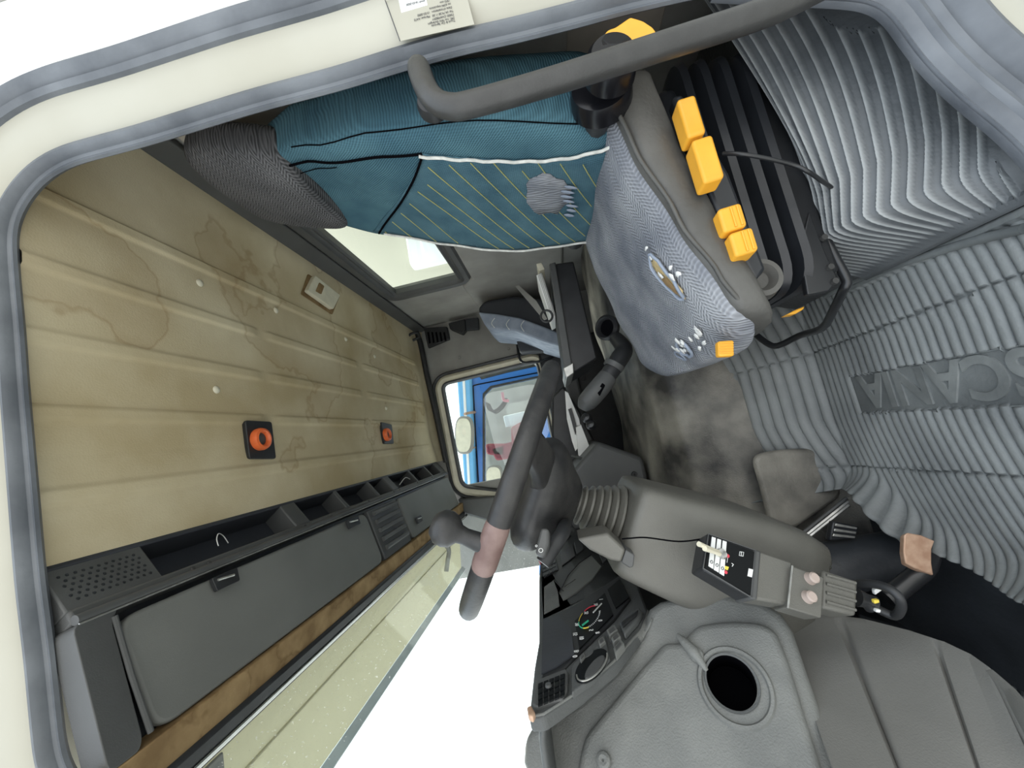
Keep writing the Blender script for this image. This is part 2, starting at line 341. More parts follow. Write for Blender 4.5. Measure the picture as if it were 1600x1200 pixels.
def sweep(name, path, prof, m_, parent=None, closed_prof=True, closed=False, k=5, **kw):
    """profile (outward, y) swept round an opening drawn in the XZ plane; path goes clockwise seen from the camera"""
    path = smooth_path([V((a, 0, b)) for a, b in path], k, closed); n = len(path); vv = []; fs = []; np_ = len(prof)
    for i, p in enumerate(path):
        a = path[(i - 1) % n] if closed or i > 0 else p; b = path[(i + 1) % n] if closed or i < n - 1 else p
        d = (b - a).normalized(); out = V((-d.z, 0, d.x))
        for o_, y_ in prof: vv.append(V((p.x + out.x * o_, y_, p.z + out.z * o_)))
    for i in range(n if closed else n - 1):
        for j in range(np_ if closed_prof else np_ - 1):
            a = i * np_ + j; b = i * np_ + (j + 1) % np_; c = ((i + 1) % n) * np_ + (j + 1) % np_; d = ((i + 1) % n) * np_ + j
            fs.append((a, b, c, d))
    return mk(name, vv, fs, m_, parent, **kw)
def text_obj(name, s, size, origin, xdir, ydir, m_, parent=None, extrude=0.0005, align='LEFT', bold=0.0, sx=1.0):
    cu = bpy.data.curves.new(name, 'FONT'); cu.body = s; cu.size = size; cu.extrude = extrude; cu.align_x = align; cu.offset = bold
    t = bpy.data.objects.new(name, cu); COL.objects.link(t)
    me = bpy.data.meshes.new_from_object(t.evaluated_get(bpy.context.evaluated_depsgraph_get()))
    bpy.data.objects.remove(t); xd = V(xdir).normalized(); yd = V(ydir); yd = (yd - xd * yd.dot(xd)).normalized(); zd = xd.cross(yd)
    vv = [V(origin) + xd * v.co.x * sx + yd * v.co.y + zd * v.co.z for v in me.vertices]; fs = [tuple(p.vertices) for p in me.polygons]
    return mk(name, vv, fs, m_, parent, smooth=False)
def each(name, geos, m_, parent=None, **kw):
    return [mk(name, a, b, m_, parent, **kw) for a, b in geos]
def cut(o, c, ax, r, depth):
    """bores a round hole into a finished panel and keeps the result as plain mesh"""
    vv, fs = lathe_geo(c, ax, [(0, .05), (r, .05), (r, -depth), (0, -depth)], 48)
    me = bpy.data.meshes.new('bore'); me.from_pydata(vv, [], fs); bm = bmesh.new(); bm.from_mesh(me)
    bmesh.ops.remove_doubles(bm, verts=bm.verts, dist=1e-4); bmesh.ops.recalc_face_normals(bm, faces=bm.faces); bm.to_mesh(me); bm.free()
    k = bpy.data.objects.new('bore', me); COL.objects.link(k)
    b = o.modifiers.new('bore', 'BOOLEAN'); b.operation = 'DIFFERENCE'; b.object = k; b.solver = 'EXACT'
    bpy.context.view_layer.update()
    new = bpy.data.meshes.new_from_object(o.evaluated_get(bpy.context.evaluated_depsgraph_get()))
    o.modifiers.clear(); o.data = new; bpy.data.objects.remove(k)
X1, Y1, Z1 = V((1, 0, 0)), V((0, 1, 0)), V((0, 0, 1))
YN, YF, XR = 0.50, 2.50, 0.86     # near door plane, far door plane, rear wall
CZ = 0.82                          # ceiling
# ---------------------------------------------------------------- setting: ground, floor, walls, ceiling, openings
struct(box('ground', (0, 0, -2.15), (40, 40, 0.1), 'ground', bevel=0))
struct(box('floor', (0.2, 1.5, -0.715), (1.9, 2.1, 0.06), 'matdark', bevel=0))
RIBX = [0.593, 0.455, 0.321, 0.19, 0.05]
def rib_h(x, y):
    h = 0
    for i, rx in enumerate(RIBX):
        d = abs(x - rx)
        if d < 0.016:
            if i in (1, 2, 3):
                for g in (1.047, 1.635): 
                    if abs(y - g) < 0.030: return 0
            if y > 2.36: return 0
            h = 0.0055 * min(1, (0.016 - d) / 0.006)
    return h
def ceil_fn(u, v):
    x = -0.055 + u * 0.905; y = 0.512 + v * 2.008
    z = CZ - rib_h(x, y) - (0.03 if y > 2.44 else 0.0) * min(1, (y - 2.44) / 0.06) - max(0, 0.12 - x) * 0.10
    if x > 0.72: z -= ((x - 0.72) / 0.13) ** 2 * 0.012
    return V((x, y, z))
ce = struct(grid('ceiling', ceil_fn, 260, 110, 'ceil'))
# roof skin above the lining keeps the sky out
struct(box('ceiling_roof_skin', (0.22, 1.53, 0.875), (1.30, 2.06, 0.03), 'white', bevel=0.01))
# rear wall with the window opening
WY0, WY1, WZ0, WZ1 = 0.92, 1.90, 0.31, 0.72
def wall_with_hole(name, m_, outer, hole, at, thick, parent=None):
    """outer and hole: (a0,a1,b0,b1); at(a,b)->point; four slabs round the opening joined in one mesh"""
    a0, a1, b0, b1 = outer; h0, h1, k0, k1 = hole; vv = []; fs = []
    for q in ((a0, h0, b0, b1), (h1, a1, b0, b1), (h0, h1, b0, k0), (h0, h1, k1, b1)):
        o = len(vv); c = [at(q[0], q[2]), at(q[1], q[2]), at(q[1], q[3]), at(q[0], q[3])]
        vv += c + [p + thick for p in c]
        fs += [tuple(o + i for i in f) for f in ((0, 1, 2, 3), (7, 6, 5, 4), (0, 4, 5, 1), (1, 5, 6, 2), (2, 6, 7, 3), (3, 7, 4, 0))]
    return mk(name, vv, fs, m_, parent, smooth=False)
struct(wall_with_hole('wall_rear', 'grey', (0.45, 2.56, -0.85, 0.84), (WY0, WY1, WZ0, WZ1), lambda a, b: V((XR, a, b)), V((0.05, 0, 0))))
struct(prism('trim_1', [(XR - 0.04, 0.5, 0.822), (XR - 0.002, 0.5, 0.822), (XR - 0.002, 0.5, 0.755), (XR - 0.022, 0.5, 0.75)], (0, 2.0, 0), 'shelf', bevel=0.004), )
# rear window: black rubber frame with double bead, glass
win = thing('window_1', None, None, (XR, 1.4, 0.3)); struct(win)
fr = rounded([V((0, WY0 - .02, WZ1 + .02)), V((0, WY1 + .02, WZ1 + .02)), V((0, WY1 + .02, WZ0 - .02)), V((0, WY0 - .02, WZ0 - .02))], 0.075, 8)
def yz_frame(name, loop, prof, m_, parent, X0, sgn=-1, axis='x'):
    n = len(loop); cen = sum(loop, V((0, 0, 0))) / n; vv = []; fs = []; k = len(prof)
    for i, p in enumerate(loop):
        d = (loop[(i + 1) % n] - loop[i - 1]).normalized()
        nrm = d.cross(X1 if axis == 'x' else Y1)
        if nrm.dot(p - cen) < 0: nrm = -nrm
        for o_, h in prof:
            q = p + nrm * o_
            if axis == 'x': q.x = X0 + sgn * h
            else: q.y = X0 + sgn * h
            vv.append(q)
    for i in range(n):
        for j in range(k): fs.append((i * k + j, i * k + (j + 1) % k, ((i + 1) % n) * k + (j + 1) % k, ((i + 1) % n) * k + j))
    return mk(name, vv, fs, m_, parent)
yz_frame('window_frame', fr, [(-0.055, -0.02), (-0.055, 0.006), (-0.046, 0.012), (-0.036, 0.006), (-0.030, 0.008), (-0.022, 0.018), (0.002, 0.022), (0.014, 0.012), (0.014, 0.0), (0.0, -0.02)], 'shelf', win, XR)
prism('window_pane', rounded([V((XR + .012, WY0 + .02, WZ1 - .02)), V((XR + .012, WY1 - .02, WZ1 - .02)), V((XR + .012, WY1 - .02, WZ0 + .02)), V((XR + .012, WY0 + .02, WZ0 + .02))], 0.05, 6), (0.004, 0, 0), 'glass', win, bevel=0)
# a slightly swollen lower lining of the rear wall with a ledge line
struct(prism('trim_2', [P(722, 442, X=XR - .001), P(748, 478, X=XR - .001), P(765, 515, X=XR - .001), V((XR - .001, 2.5, -0.2)), V((XR - .001, 0.56, -0.2)), V((XR - .001, 0.56, 0.275)), V((XR - .001, 1.86, 0.275))], (-0.028, 0, 0), 'grey', bevel=0.012, seg=3))
# passenger side wall with door window opening
PW = [P(692, 590, Y=YF), P(842, 562, Y=YF), V((0.47, YF, 0.03)), V((-0.36, YF, 0.06)), P(775, 775, Y=YF), P(722, 772, Y=YF)]
PWZ0, PWZ1 = 0.045, 0.70
struct(wall_with_hole('wall_right', 'grey', (-0.80, 0.90, -0.85, 0.84), (-0.24, 0.455, PWZ0, PWZ1), lambda a, b: V((a, YF, b)), V((0, 0.05, 0))))
dn = thing('door_1', None, None, (0.1, YF, -0.5)); struct(dn)
def xz_loop(x0, x1, z0, z1, r): return rounded([V((x0, 0, z1)), V((x1, 0, z1)), V((x1, 0, z0)), V((x0, 0, z0))], r, 8)
lo = rounded([V((-0.245, 0, 0.695)), V((0.45, 0, 0.71)), V((0.47, 0, 0.04)), V((-0.36, 0, 0.045)), V((-0.36, 0, 0.30))], 0.06, 8)
yz_frame('window_frame', lo, [(-0.004, -0.01), (-0.004, 0.012), (0.006, 0.018), (0.028, 0.022), (0.045, 0.010), (0.045, 0.0)], 'cream', dn, YF, axis='y')
yz_frame('window_seal', lo, [(-0.018, -0.01), (-0.018, 0.006), (-0.010, 0.022), (0.0, 0.024), (0.004, 0.01), (0.004, -0.01)], 'black', dn, YF, axis='y')
yz_frame('door_seal', lo, [(0.045, 0.0), (0.046, 0.020), (0.058, 0.026), (0.066, 0.016), (0.066, 0.0)], 'black', dn, YF, axis='y')
prism('window_pane', [p + V((0, YF + .012, 0)) for p in lo], (0, 0.004, 0), 'glass', dn, bevel=0)
box('door_panel', (0.05, YF - 0.03, -0.32), (1.02, 0.06, 0.70), 'black', dn, bevel=0.015)
box('armrest', (0.10, YF - 0.09, -0.14), (0.62, 0.08, 0.09), 'shelf', dn, bevel=0.02, seg=3)
pa = [P(808, 536, Y=YF - .05), P(812, 560, Y=YF - .09), P(822, 567, Y=YF - .1), P(846, 564, Y=YF - .1), P(868, 556, Y=YF - .06)]
tube('door_handle', pa, 0.008, 'metalb', dn)
g = pp('door_vent', [(893, 576), (912, 574), (916, 594), (897, 596)], dict(Y=YF - .062), (0, -0.006, 0), 'black', dn, 0.002)
for i in range(7):
    a = 895.5 + i * 2.6
    pp('slat', [(a, 578), (a + 1.3, 578), (a + 4.3, 593), (a + 3, 593)], dict(Y=YF - .069), (0, -0.006, 0), 'bellow', g, 0)
# black corner post between headlining and passenger door
struct(tube('trim_3', [P(642, 508, Y=2.44), P(655, 530, Y=2.46), P(668, 590, Y=2.46), P(684, 660, Y=2.46), P(697, 722, Y=2.46)], 0.018, 'black'))
# lower body round the driver's door: left wall, B-pillar flange, seals (all swept round the door opening)
_in = [(1600, 232), (1560, 196), (1500, 150), (1440, 90), (1379, 0)]
_up = [(1060, 0), (980, 18), (900, 40), (800, 65), (720, 82), (640, 104), (535, 137), (400, 172), (225, 226), (107, 257), (82, 270), (60, 286), (44, 307), (28, 330), (19, 356), (24, 430), (32, 512), (38, 600), (52, 760), (64, 900), (80, 1020), (89, 1110), (99, 1200)]
OP = [(-0.66, -0.655), (-0.3, -0.66), (0.05, -0.655)] + [(q.x, q.z) for q in [P(a, b, Y=.5) for a, b in _in]] + [(.552, -.33)] + [(q.x, q.z) for q in [P(a, b, Y=.5) for a, b in _up]] + [(-0.38, 0.68), (-0.45, 0.55), (-0.56, 0.30), (-0.66, 0.05)]
def even(path, closed, step=.02, it=3):
    pts = [V((a, 0, b)) for a, b in path]; 
    if closed: pts.append(pts[0])
    out = [pts[0]]; acc = 0.0
    for a, b in zip(pts, pts[1:]):
        L_ = (b - a).length; d = step - acc
        while d < L_: out.append(a.lerp(b, d / L_)); d += step
        acc = L_ - (d - step)
    if closed and (out[-1] - out[0]).length < step * .5: out.pop()
    for _ in range(it):
        n = len(out); new = list(out)
        for i in range(n):
            if not closed and i in (0, n - 1): continue
            new[i] = out[i] * .5 + (out[i - 1] + out[(i + 1) % n]) * .25
        out = new
    return [(p.x, p.z) for p in out]
def sw(name, prof, m_, parent=None, path=None, **kw):
    return sweep(name, even(path or OP, path is None), [(-o_, y_) for o_, y_ in prof], m_, parent, closed=path is None, k=2, **kw)
struct(sw('wall_left', [(0.022, 0.502), (0.032, 0.494), (0.062, 0.480), (0.090, 0.478), (0.104, 0.470), (0.104, 0.510), (0.022, 0.510)], 'paint'))
struct(sw('trim_4', [(0.008, 0.512), (0.000, 0.504), (0.001, 0.499), (0.007, 0.501), (0.0115, 0.499), (0.013, 0.490), (0.018, 0.485), (0.025, 0.487), (0.029, 0.495), (0.028, 0.510)], 'seal'))
struct(sw('trim_5', [(0.098, 0.478), (0.099, 0.466), (0.106, 0.460), (0.113, 0.466), (0.119, 0.457), (0.131, 0.453), (0.141, 0.459), (0.143, 0.475), (0.120, 0.485)], 'seal'))
struct(sw('wall_left_skin', [(0.140, 0.475), (0.146, 0.462), (0.19, 0.455), (0.235, 0.452), (0.238, 0.462), (0.241, 0.452), (0.60, 0.445), (0.60, 0.48), (0.140, 0.485)], 'white'))
# ridged rubber of the door sill, wider than the seal above it
_sill = [(-0.62, -0.662), (-0.3, -0.664), (0.05, -0.660)] + [(q.x, q.z) for q in [P(a, b, Y=.5) for a, b in _in]] + [(.552, -.33)]
struct(sw('trim_11', [(-0.002, 0.512), (-0.004, 0.506), (-0.003, 0.501), (0.0, 0.505), (0.006, 0.494), (0.014, 0.490), (0.020, 0.497), (0.026, 0.486), (0.034, 0.482), (0.040, 0.490), (0.048, 0.478), (0.058, 0.470), (0.068, 0.474), (0.074, 0.486), (0.080, 0.52)], 'seal', path=_sill))
# inside lining behind the B-pillar, between seal and rear wall
struct(prism('trim_6', [V((0.615, 0.515, -0.62)), V((0.615, 0.515, 0.80)), V((0.88, 0.515, 0.84)), V((0.88, 0.515, -0.62))], (0, -0.02, 0), 'pillar', bevel=0.004))
struct(box('trim_12', (XR - .006, .70, .16), (.012, .40, 1.16), 'pillar', bevel=.004))
# A-pillar inner lining at the front
struct(box('wall_front', (-0.76, 1.5, -0.40), (0.06, 2.1, 0.90), 'black', bevel=0))
struct(prism('trim_7', [V((-0.40, YF - .05, 0.70)), V((-0.31, YF - .05, 0.72)), V((-0.345, YF - .05, 0.36)), V((-0.46, YF - .05, 0.05)), V((-0.72, YF - .05, 0.05))], (0, 0.06, 0), 'shelf', bevel=0.01))
# windscreen header: brown board, black rubber, bright strip
def hdr(name, a, b, m_, th=0.012, y0=0.47, y1=2.44, bevel=0.002):
    a = V((a[0], y0, a[1])); b = V((b[0], y0, b[1])); n_ = (b - a).cross(Y1).normalized() * th
    if n_.z < 0: n_ = -n_
    return prism(name, [a, b, b + n_, a + n_], (0, y1 - y0, 0), m_, bevel=bevel)
struct(hdr('trim_8', (-0.335, 0.685), (-0.392, 0.690), 'brown', 0.03))
struct(hdr('trim_9', (-0.386, 0.682), (-0.418, 0.684), 'black', 0.05, bevel=0.008))
struct(hdr('trim_10', (-0.415, 0.682), (-0.424, 0.682), 'chrome', 0.03))
wsn = thing('window_2', None, None, (-0.6, 1.5, 0.1)); struct(wsn)
prism('windscreen_pane', [V((-0.42, 0.46, 0.685)), V((-0.42, 2.5, 0.685)), V((-0.72, 2.5, 0.05)), V((-0.72, 0.46, 0.05))], (-0.005, 0, 0.002), 'wglass', wsn, bevel=0)
tube('windscreen_rubber', [(-0.421, 0.46, 0.69), (-0.421, 2.49, 0.69)], 0.008, 'black', wsn, k=0)
# ---------------------------------------------------------------- floor mats
FZ = -0.665
WEAR_SHEEN = [0.0]  # rib-top sheen painted into the mat colour, along with scuffing
def wear_sheen(o, fn, nu, nv):
    at = o.data.attributes.new('wear_sheen', 'FLOAT', 'POINT'); k = 0
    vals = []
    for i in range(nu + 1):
        for j in range(nv + 1): fn(i / nu, j / nv); vals.append(WEAR_SHEEN[0])
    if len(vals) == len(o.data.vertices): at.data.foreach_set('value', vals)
def sm(t): t = max(0.0, min(1.0, t)); return t * t * (3 - 2 * t)
def plinth(x, y): return sm((x - 0.155) / 0.08) * (0.145 + 0.28 * max(0, x - 0.30) * (1 - sm((y - .64) / .05))) * sm((y - 0.50) / 0.17)
def ribp(t, duty=.62):
    f = t - math.floor(t); return max(0.0, math.sin(math.pi * min(1, f / duty))) ** 0.6 if f < duty else 0.0
def mat_door(u, v):
    x = 0.165 + u * 0.66; ya = 0.515; yb = 0.80 - 0.10 * u
    y = ya + v * (yb - ya); z = FZ + 0.02 + plinth(x, y) * .98 - 0.012
    warp = v * .40 + 0.045 * math.sin((x - 0.165) * 5.2) * (1 - .3 * v)
    a = 1.0
    if v < .10: a = 0.0
    if ((x - 0.56) / 0.085) ** 2 + ((v - .13) / .20) ** 2 < 1: a = 0; z += 0.004
    if u < 0.02: a = 0; z += 0.006
    r_ = a * ribp(warp / 0.0158, .42); WEAR_SHEEN[0] = r_ ** 2; return V((x, y, z + 0.0058 * r_))
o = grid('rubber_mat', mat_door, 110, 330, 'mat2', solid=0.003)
wear_sheen(o, mat_door, 110, 330); tag(o, 'ribbed grey rubber mat beside the door sill and the seat base', 'floor mat')
TX0, TX1, TY0, TY1 = -0.098, -0.012, 0.45, 0.945
def edge_b(y):   # front edge of the mat: curls and waves
    return -0.285 - 0.075 * sm((0.98 - y) / 0.12) - 0.02 * math.sin((y - 0.6) * 13)
def mat_main(u, v):
    y = 0.53 + u * 0.66; xb = 0.172 - max(0, 0.8 - y) * 0.03 + max(0, y - .85) * .25; xa = edge_b(y)
    x = xa + v * (xb - xa); z = FZ
    if v < 0.10: z += 0.045 * ((0.10 - v) / 0.10) ** 2 * (1 + 0.5 * math.sin(y * 22))
    if y > 1.03: z += 1.1 * (y - 1.03)
    a = 1.0; k = 1.0
    if TX0 < x < TX1 and y < TY1: a = 0.0; z -= 0.001
    if abs(x - 0.078 + 0.05 * (y - 0.7)) < 0.003: a = 0.0
    if abs(x + 0.205 + 0.05 * (y - 0.7)) < 0.003: a = 0.0
    warp = y + 0.5 * max(0, -x - .10) ** 1.5 - 0.16 * max(0, x - 0.04) ** 1.2
    if v > 0.975: a = 0; z += 0.010
    r_ = a * ribp(warp / 0.0178, .74); WEAR_SHEEN[0] = r_ * .75 if a else .25; return V((x, y, z + 0.0050 * r_))
mm = thing('rubber_mat', 'big ribbed rubber mat with a moulded maker name in front of the seat', 'floor mat', (0, 0.9, FZ))
wear_sheen(grid('mat_sheet', mat_main, 400, 120, 'mat', mm, solid=0.003), mat_main, 400, 120)
tube('border_bead', [(TX0, .53, FZ + .003), (TX0, TY1, FZ + .003), (TX1, TY1, FZ + .003), (TX1, .53, FZ + .003)], 0.0016, 'mat', mm, k=0, seg=6)
# raised letters of the maker name, outlined
LX, LY = -0.018, 0.600
text_obj('moulded_lettering', 'SCANIA', 0.098, (LX, LY, FZ + .0012), (0, 1, 0), (-1, 0, 0), 'matl', mm, extrude=0.0042, bold=0.0025, sx=.93)
o = tube('mat_border', [P(1600, 357, Z=-.655), P(1500, 382, Z=-.655), P(1400, 415, Z=-.655), P(1330, 440, Z=-.65), P(1290, 462, Z=-.65)], 0.007, 'mat')
tag(o, 'raised rubber edging strip between the two ribbed mats', 'edging')
# covered plinth under the seat
def plf(u, v):
    x = 0.176 + u * 0.65; y = .66 + v * .385; return V((x, y, FZ + plinth(x, y) * sm((1.05 - y) / .03) - .004))
o = grid('seat_plinth', plf, 50, 30, 'pad'); tag(o, 'pebbled grey vinyl plinth corner showing beside the seat slide bar', 'seat plinth')
# ---------------------------------------------------------------- engine tunnel
def tun(u, v):
    x = 0.80 - u * 1.28
    prof = [(1.06, -0.69), (1.10, -0.63), (1.145, -0.54), (1.175, -0.44), (1.22, -0.36), (1.29, -0.31), (1.42, -0.285), (1.80, -0.28), (2.0, -0.30), (2.08, -0.40), (2.12, -0.70)]
    t = v * (len(prof) - 1); i = min(int(t), len(prof) - 2); f = t - i; f2 = f * f * (3 - 2 * f)
    y = prof[i][0] * (1 - f) + prof[i + 1][0] * f; z = prof[i][1] * (1 - f) + prof[i + 1][1] * f
    bump = 0.015 * math.sin(x * 7 + 1) * math.sin(v * 6) + 0.008 * math.sin(x * 19 + y * 9)
    y += 0.10 * max(0, x - .0) * (1 - v) - 0.02 * max(0, -x)
    return V((x, y + bump * .5, z + bump * .6))
o = grid('engine_cover', tun, 90, 80, 'tunnel', solid=0.02); tag(o, 'big dirty grey vinyl engine hump between the two seats', 'engine cover')
o = pp('floor_flap', [(1175, 712), (1215, 703), (1285, 700), (1310, 745), (1318, 775), (1240, 830), (1205, 825), (1190, 760)], dict(Y=1.07), (0, 0.02, 0), 'tunnel', None, 0.01, 3, rnd=0.04)
tag(o, 'dark vinyl flap at the foot of the engine hump by the pedals', 'floor flap')
# ---------------------------------------------------------------- outside: cargo body, tank, blue truck
o = box('cargo_body', (1.75, 1.6, 0.55), (0.5, 3.4, 2.2), 'box', bevel=0.01); tag(o, 'cream wall of the truck body seen through the rear window', 'truck body')
o = pp('storage_tank', [(634, 372), (708, 372), (716, 408), (700, 412), (648, 424), (641, 415)], dict(X=1.42), (0.08, 0, 0), 'tank', None, 0.01, rnd=0.03); tag(o, 'white tank outside the rear window, seen past the seat', 'tank')
# ---------------------------------------------------------------- driver's seat
def sgp(a, e): return math.copysign(abs(a) ** e, a)
def lerp(a, b, t): return a + (b - a) * t
def curve(tab, t):
    for (t0, v0), (t1, v1) in zip(tab, tab[1:]):
        if t <= t1: f = (t - t0) / (t1 - t0); f = f * f * (3 - 2 * f); return v0 + (v1 - v0) * f
    return tab[-1][1]
seat = thing('driver_seat', 'worn driver seat with torn teal backrest, grey cushion and yellow levers', 'seat', (0.4, 0.84, -0.51))
bw = [(0, .222), (.35, .235), (.62, .222), (.85, .180), (1, .135)]
def bk(t): return dict(z=-.205 + .665 * t, xf=.478 + .185 * t - .022 * math.sin(math.pi * t), w=curve(bw, t), yc=lerp(.835, .795, t), th=.20 - .105 * max(0, t) ** 1.6)
EX = .5
def Fs(t, s, off=0.0):
    b = bk(t); cs = min(1, abs(s)) ** (1 / EX); sn = math.sqrt(max(0, 1 - cs * cs)); d = b['th'] / 2 * (1 - sn ** EX)
    wav = 0.006 * math.sin(t * 9 + s * 2)
    return V((b['xf'] + d - .026 * s * s * (1 if d < b['th'] * .35 else .6) + wav - off, b['yc'] + b['w'] * s, b['z'] + (.02 * (1 - s * s) if t > .9 else 0)))
def backring(t, k=1.0, dz=0.0):
    b = bk(t); r = []
    for j in range(56):
        a = 2 * math.pi * j / 56; sy = sgp(math.cos(a), EX); sn = sgp(math.sin(a), EX)
        d = b['th'] / 2 * (1 - sn); wav = 0.006 * math.sin(t * 9 + sy * 2) if sn > 0 else 0
        x = b['xf'] + d - (.026 * sy * sy if sn > 0 else 0) + wav; cx = b['xf'] + b['th'] / 2
        r.append(V((cx + (x - cx) * k, b['yc'] + b['w'] * sy * k, b['z'] + dz)))
    return r
rings = [backring(0.0, .80, -.012), backring(0.0, .95, -.004)] + [backring(i / 22) for i in range(1, 22)] + [backring(1.0, .97), backring(1.0, .88, .018), backring(1.0, .60, .028)]
bkr = loft('backrest', rings, 'teal', seat, sub=1); bkr['label'] = 'torn teal cloth backrest cover'
ins = grid('insert_panel', lambda u, v: Fs(lerp(0.02, lerp(.52, .88, v), u), lerp(lerp(-.80, -.70, math.sin(math.pi * (1 - u))) if False else -(.80 - .13 * math.sin(math.pi * min(1, (1 - u) * 1.0)) + .10 * (1 - u) ** 2 * 0), .80, v), .0035), 26, 20, 'teald', bkr, solid=0.003)
def line(t0, s0, t1, s1, off=.006, n=14, wob=0.0):
    return [Fs(lerp(t0, t1, i / n), lerp(s0, s1, i / n) + wob * math.sin(i * 1.3), off) for i in range(n + 1)]
each('piping', [tube_geo([Fs(lerp(.53, .02, i / 24), -.80 + .13 * math.sin(math.pi * i / 24) - .06 * (i / 24) ** 3 + .008 * math.sin(i * 1.7), .007) for i in range(25)], .0030, 8), tube_geo(line(.84, .80, .02, .80, .007, 24, .012), .0030, 8)], 'piping', bkr)
each('seam', [tube_geo(line(.97, -.78, .52, -.80, .003, 20), .0024, 8), tube_geo(line(.52, -.80, .86, .80, .006, 20), .0025, 8), tube_geo(line(.95, -.55, .80, -.70, .002), .001, 6),
      tube_geo([Fs(t / 20, -.975, .002) for t in range(1, 19)], .0012, 6)], 'hole', bkr)
st = []
for i in range(11):
    t0 = .50 + .036 * i - .045 * i * 1.0 + .05; s0 = -.78
    ta = .55 - i * .052; tb = ta + .17 - .0 * i
    # diagonal stitching rows, falling towards the inner side
    A = (.58 - i * .062, -.78); B = (.58 - i * .062 + .20 - .34, .86)
    a0, b0 = A[0], A[0] - .26
    pts = []
    for q in range(15):
        f = q / 14; tt = lerp(a0 + .08, b0 + .05, f) + .02 * math.sin(f * 3.1); ss = lerp(-.78, .88, f)
        if .03 < tt < lerp(.51, .86, (ss + .8) / 1.7) and -(.80 - .13 * math.sin(math.pi * max(0, min(1, (.53 - tt) / .51)))) + .01 < ss < .79: pts.append(Fs(tt, ss, .0045))
    if len(pts) > 2: st.append(tube_geo(pts, .0011, 5))
for i in range(1, 5):
    pts = []
    for q in range(15):
        f = q / 14; ss = lerp(-.4 + i * .28, .88, f); tt = lerp(.60 + i * .058, .60 + i * .058 - .20 * (1 - (i * .28 + .3) / 1.5), f)
        if tt < lerp(.51, .86, (ss + .8) / 1.7) and ss < .79: pts.append(Fs(tt, ss, .0045))
    if len(pts) > 2: st.append(tube_geo(pts, .0011, 5))
each('stitch_row', st, 'thread', bkr)
def blob(fn, ct, cs, rt, rs, off, n=22, seed=1, jag=.12):
    rnd = random.Random(seed); c = fn(ct, cs, off + .0015); vv = [c]
    for ring in (.55, 1.0):
        for j in range(n):
            a = 2 * math.pi * j / n; k = ring * (1 + (jag * (rnd.random() - .5) * 2 if ring == 1 else 0)); vv.append(fn(ct + rt * k * math.cos(a), cs + rs * k * math.sin(a), off))
    fs = [(0, 1 + j, 1 + (j + 1) % n) for j in range(n)] + [(1 + j, 1 + n + j, 1 + n + (j + 1) % n, 1 + (j + 1) % n) for j in range(n)]
    return vv, fs
vv, fs = blob(Fs, .185, -.16, .072, .34, .0050, seed=3, jag=.12)
mk('torn_patch', vv, fs, 'cush', bkr, solid=.002)['label'] = 'grey under-cloth showing through the tear'
fl = []
rnd = random.Random(5)
for i in range(7):
    a = rnd.uniform(-.9, .9); t0 = .125 + .012 * math.sin(i); s0 = -.38 + i * .085
    p = Fs(t0, s0, .008); q = Fs(t0 - .035 - .02 * rnd.random(), s0 + .04, .014); r = Fs(t0 - .01, s0 + .085, .010); s_ = Fs(t0 + .02, s0 + .05, .007)
    fl.append(([p, q, r, s_], [(0, 1, 2, 3)]))
for _f in each('torn_flap', fl, 'pass', bkr, solid=.002, sub=1): _f['label'] = 'pale frayed cloth flap along the tear'
# headrest
def hring(t, k=1.0):
    c = V((lerp(.665, .765, t), lerp(.790, .805, t), lerp(.415, .668, t))); up = V((.33, .10, .94)).normalized(); nn = V((-.94, 0, .33)).normalized(); sd = Y1
    w_ = .156 * (1 - .10 * (2 * t - 1) ** 2); d_ = .058; r = []
    for j in range(44):
        a = 2 * math.pi * j / 44; r.append(c + sd * (sgp(math.cos(a), .6) * w_ * k) + nn * (sgp(math.sin(a), .62) * d_ * k))
    return r
hd = loft('headrest', [hring(0, .72), hring(.02, .88), hring(.08, .98)] + [hring(.08 + .84 * i / 8) for i in range(1, 8)] + [hring(.93, .97), hring(.985, .86), hring(1.0, .66)], 'hr', seat, sub=1)
each('headrest_post', [tube_geo([(.70, .74, .38), (.715, .745, .47)], .008, 8), tube_geo([(.70, .86, .38), (.715, .865, .47)], .008, 8)], 'chrome', seat)
# cushion
cz = [(0, -.160), (.3, -.172), (.6, -.198), (.85, -.228), (1, -.262)]
def cring(u, k=1.0, lo_=.062, hk=0.0):
    x = lerp(.575, .066, u); zt = curve(cz, u); w_ = .230 * (1 - .35 * max(0, (u - .86) / .14) ** 2.2) * k; yc = .836 + .004 * math.sin(u * 6); r = []
    for j in range(52):
        a = 2 * math.pi * j / 52; sy = sgp(math.cos(a), .62); sz = sgp(math.sin(a), .55)
        top = zt - .012 * (1 - abs(sy)) * 1.2 + .006 * math.sin(u * 17 + sy * 5) * (1 - abs(sy))
        z = top - lo_ / 2 + sz * lo_ / 2 * k - (abs(sy) ** 6) * .008
        z -= (.030 * (1 - (sy + 1) / 2)) * u * 1.2
        r.append(V((x, yc + w_ * sy, z)))
    return r
def Cs(u, s, off=0.0):
    zt = curve(cz, u); w_ = .236 * (1 - .35 * max(0, (u - .86) / .14) ** 2.2)
    cs = min(1, abs(s)) ** (1 / .62); sn = math.sqrt(max(0, 1 - cs * cs)) ** .55
    top = zt - .012 * (1 - abs(s)) * 1.2 + .006 * math.sin(u * 17 + s * 5) * (1 - abs(s))
    return V((lerp(.575, .066, u), .833 + .004 * math.sin(u * 6) + w_ * s, top - .031 + sn * .031 - (abs(s) ** 6) * .008 - .030 * (1 - (s + 1) / 2) * u * 1.2 + off))
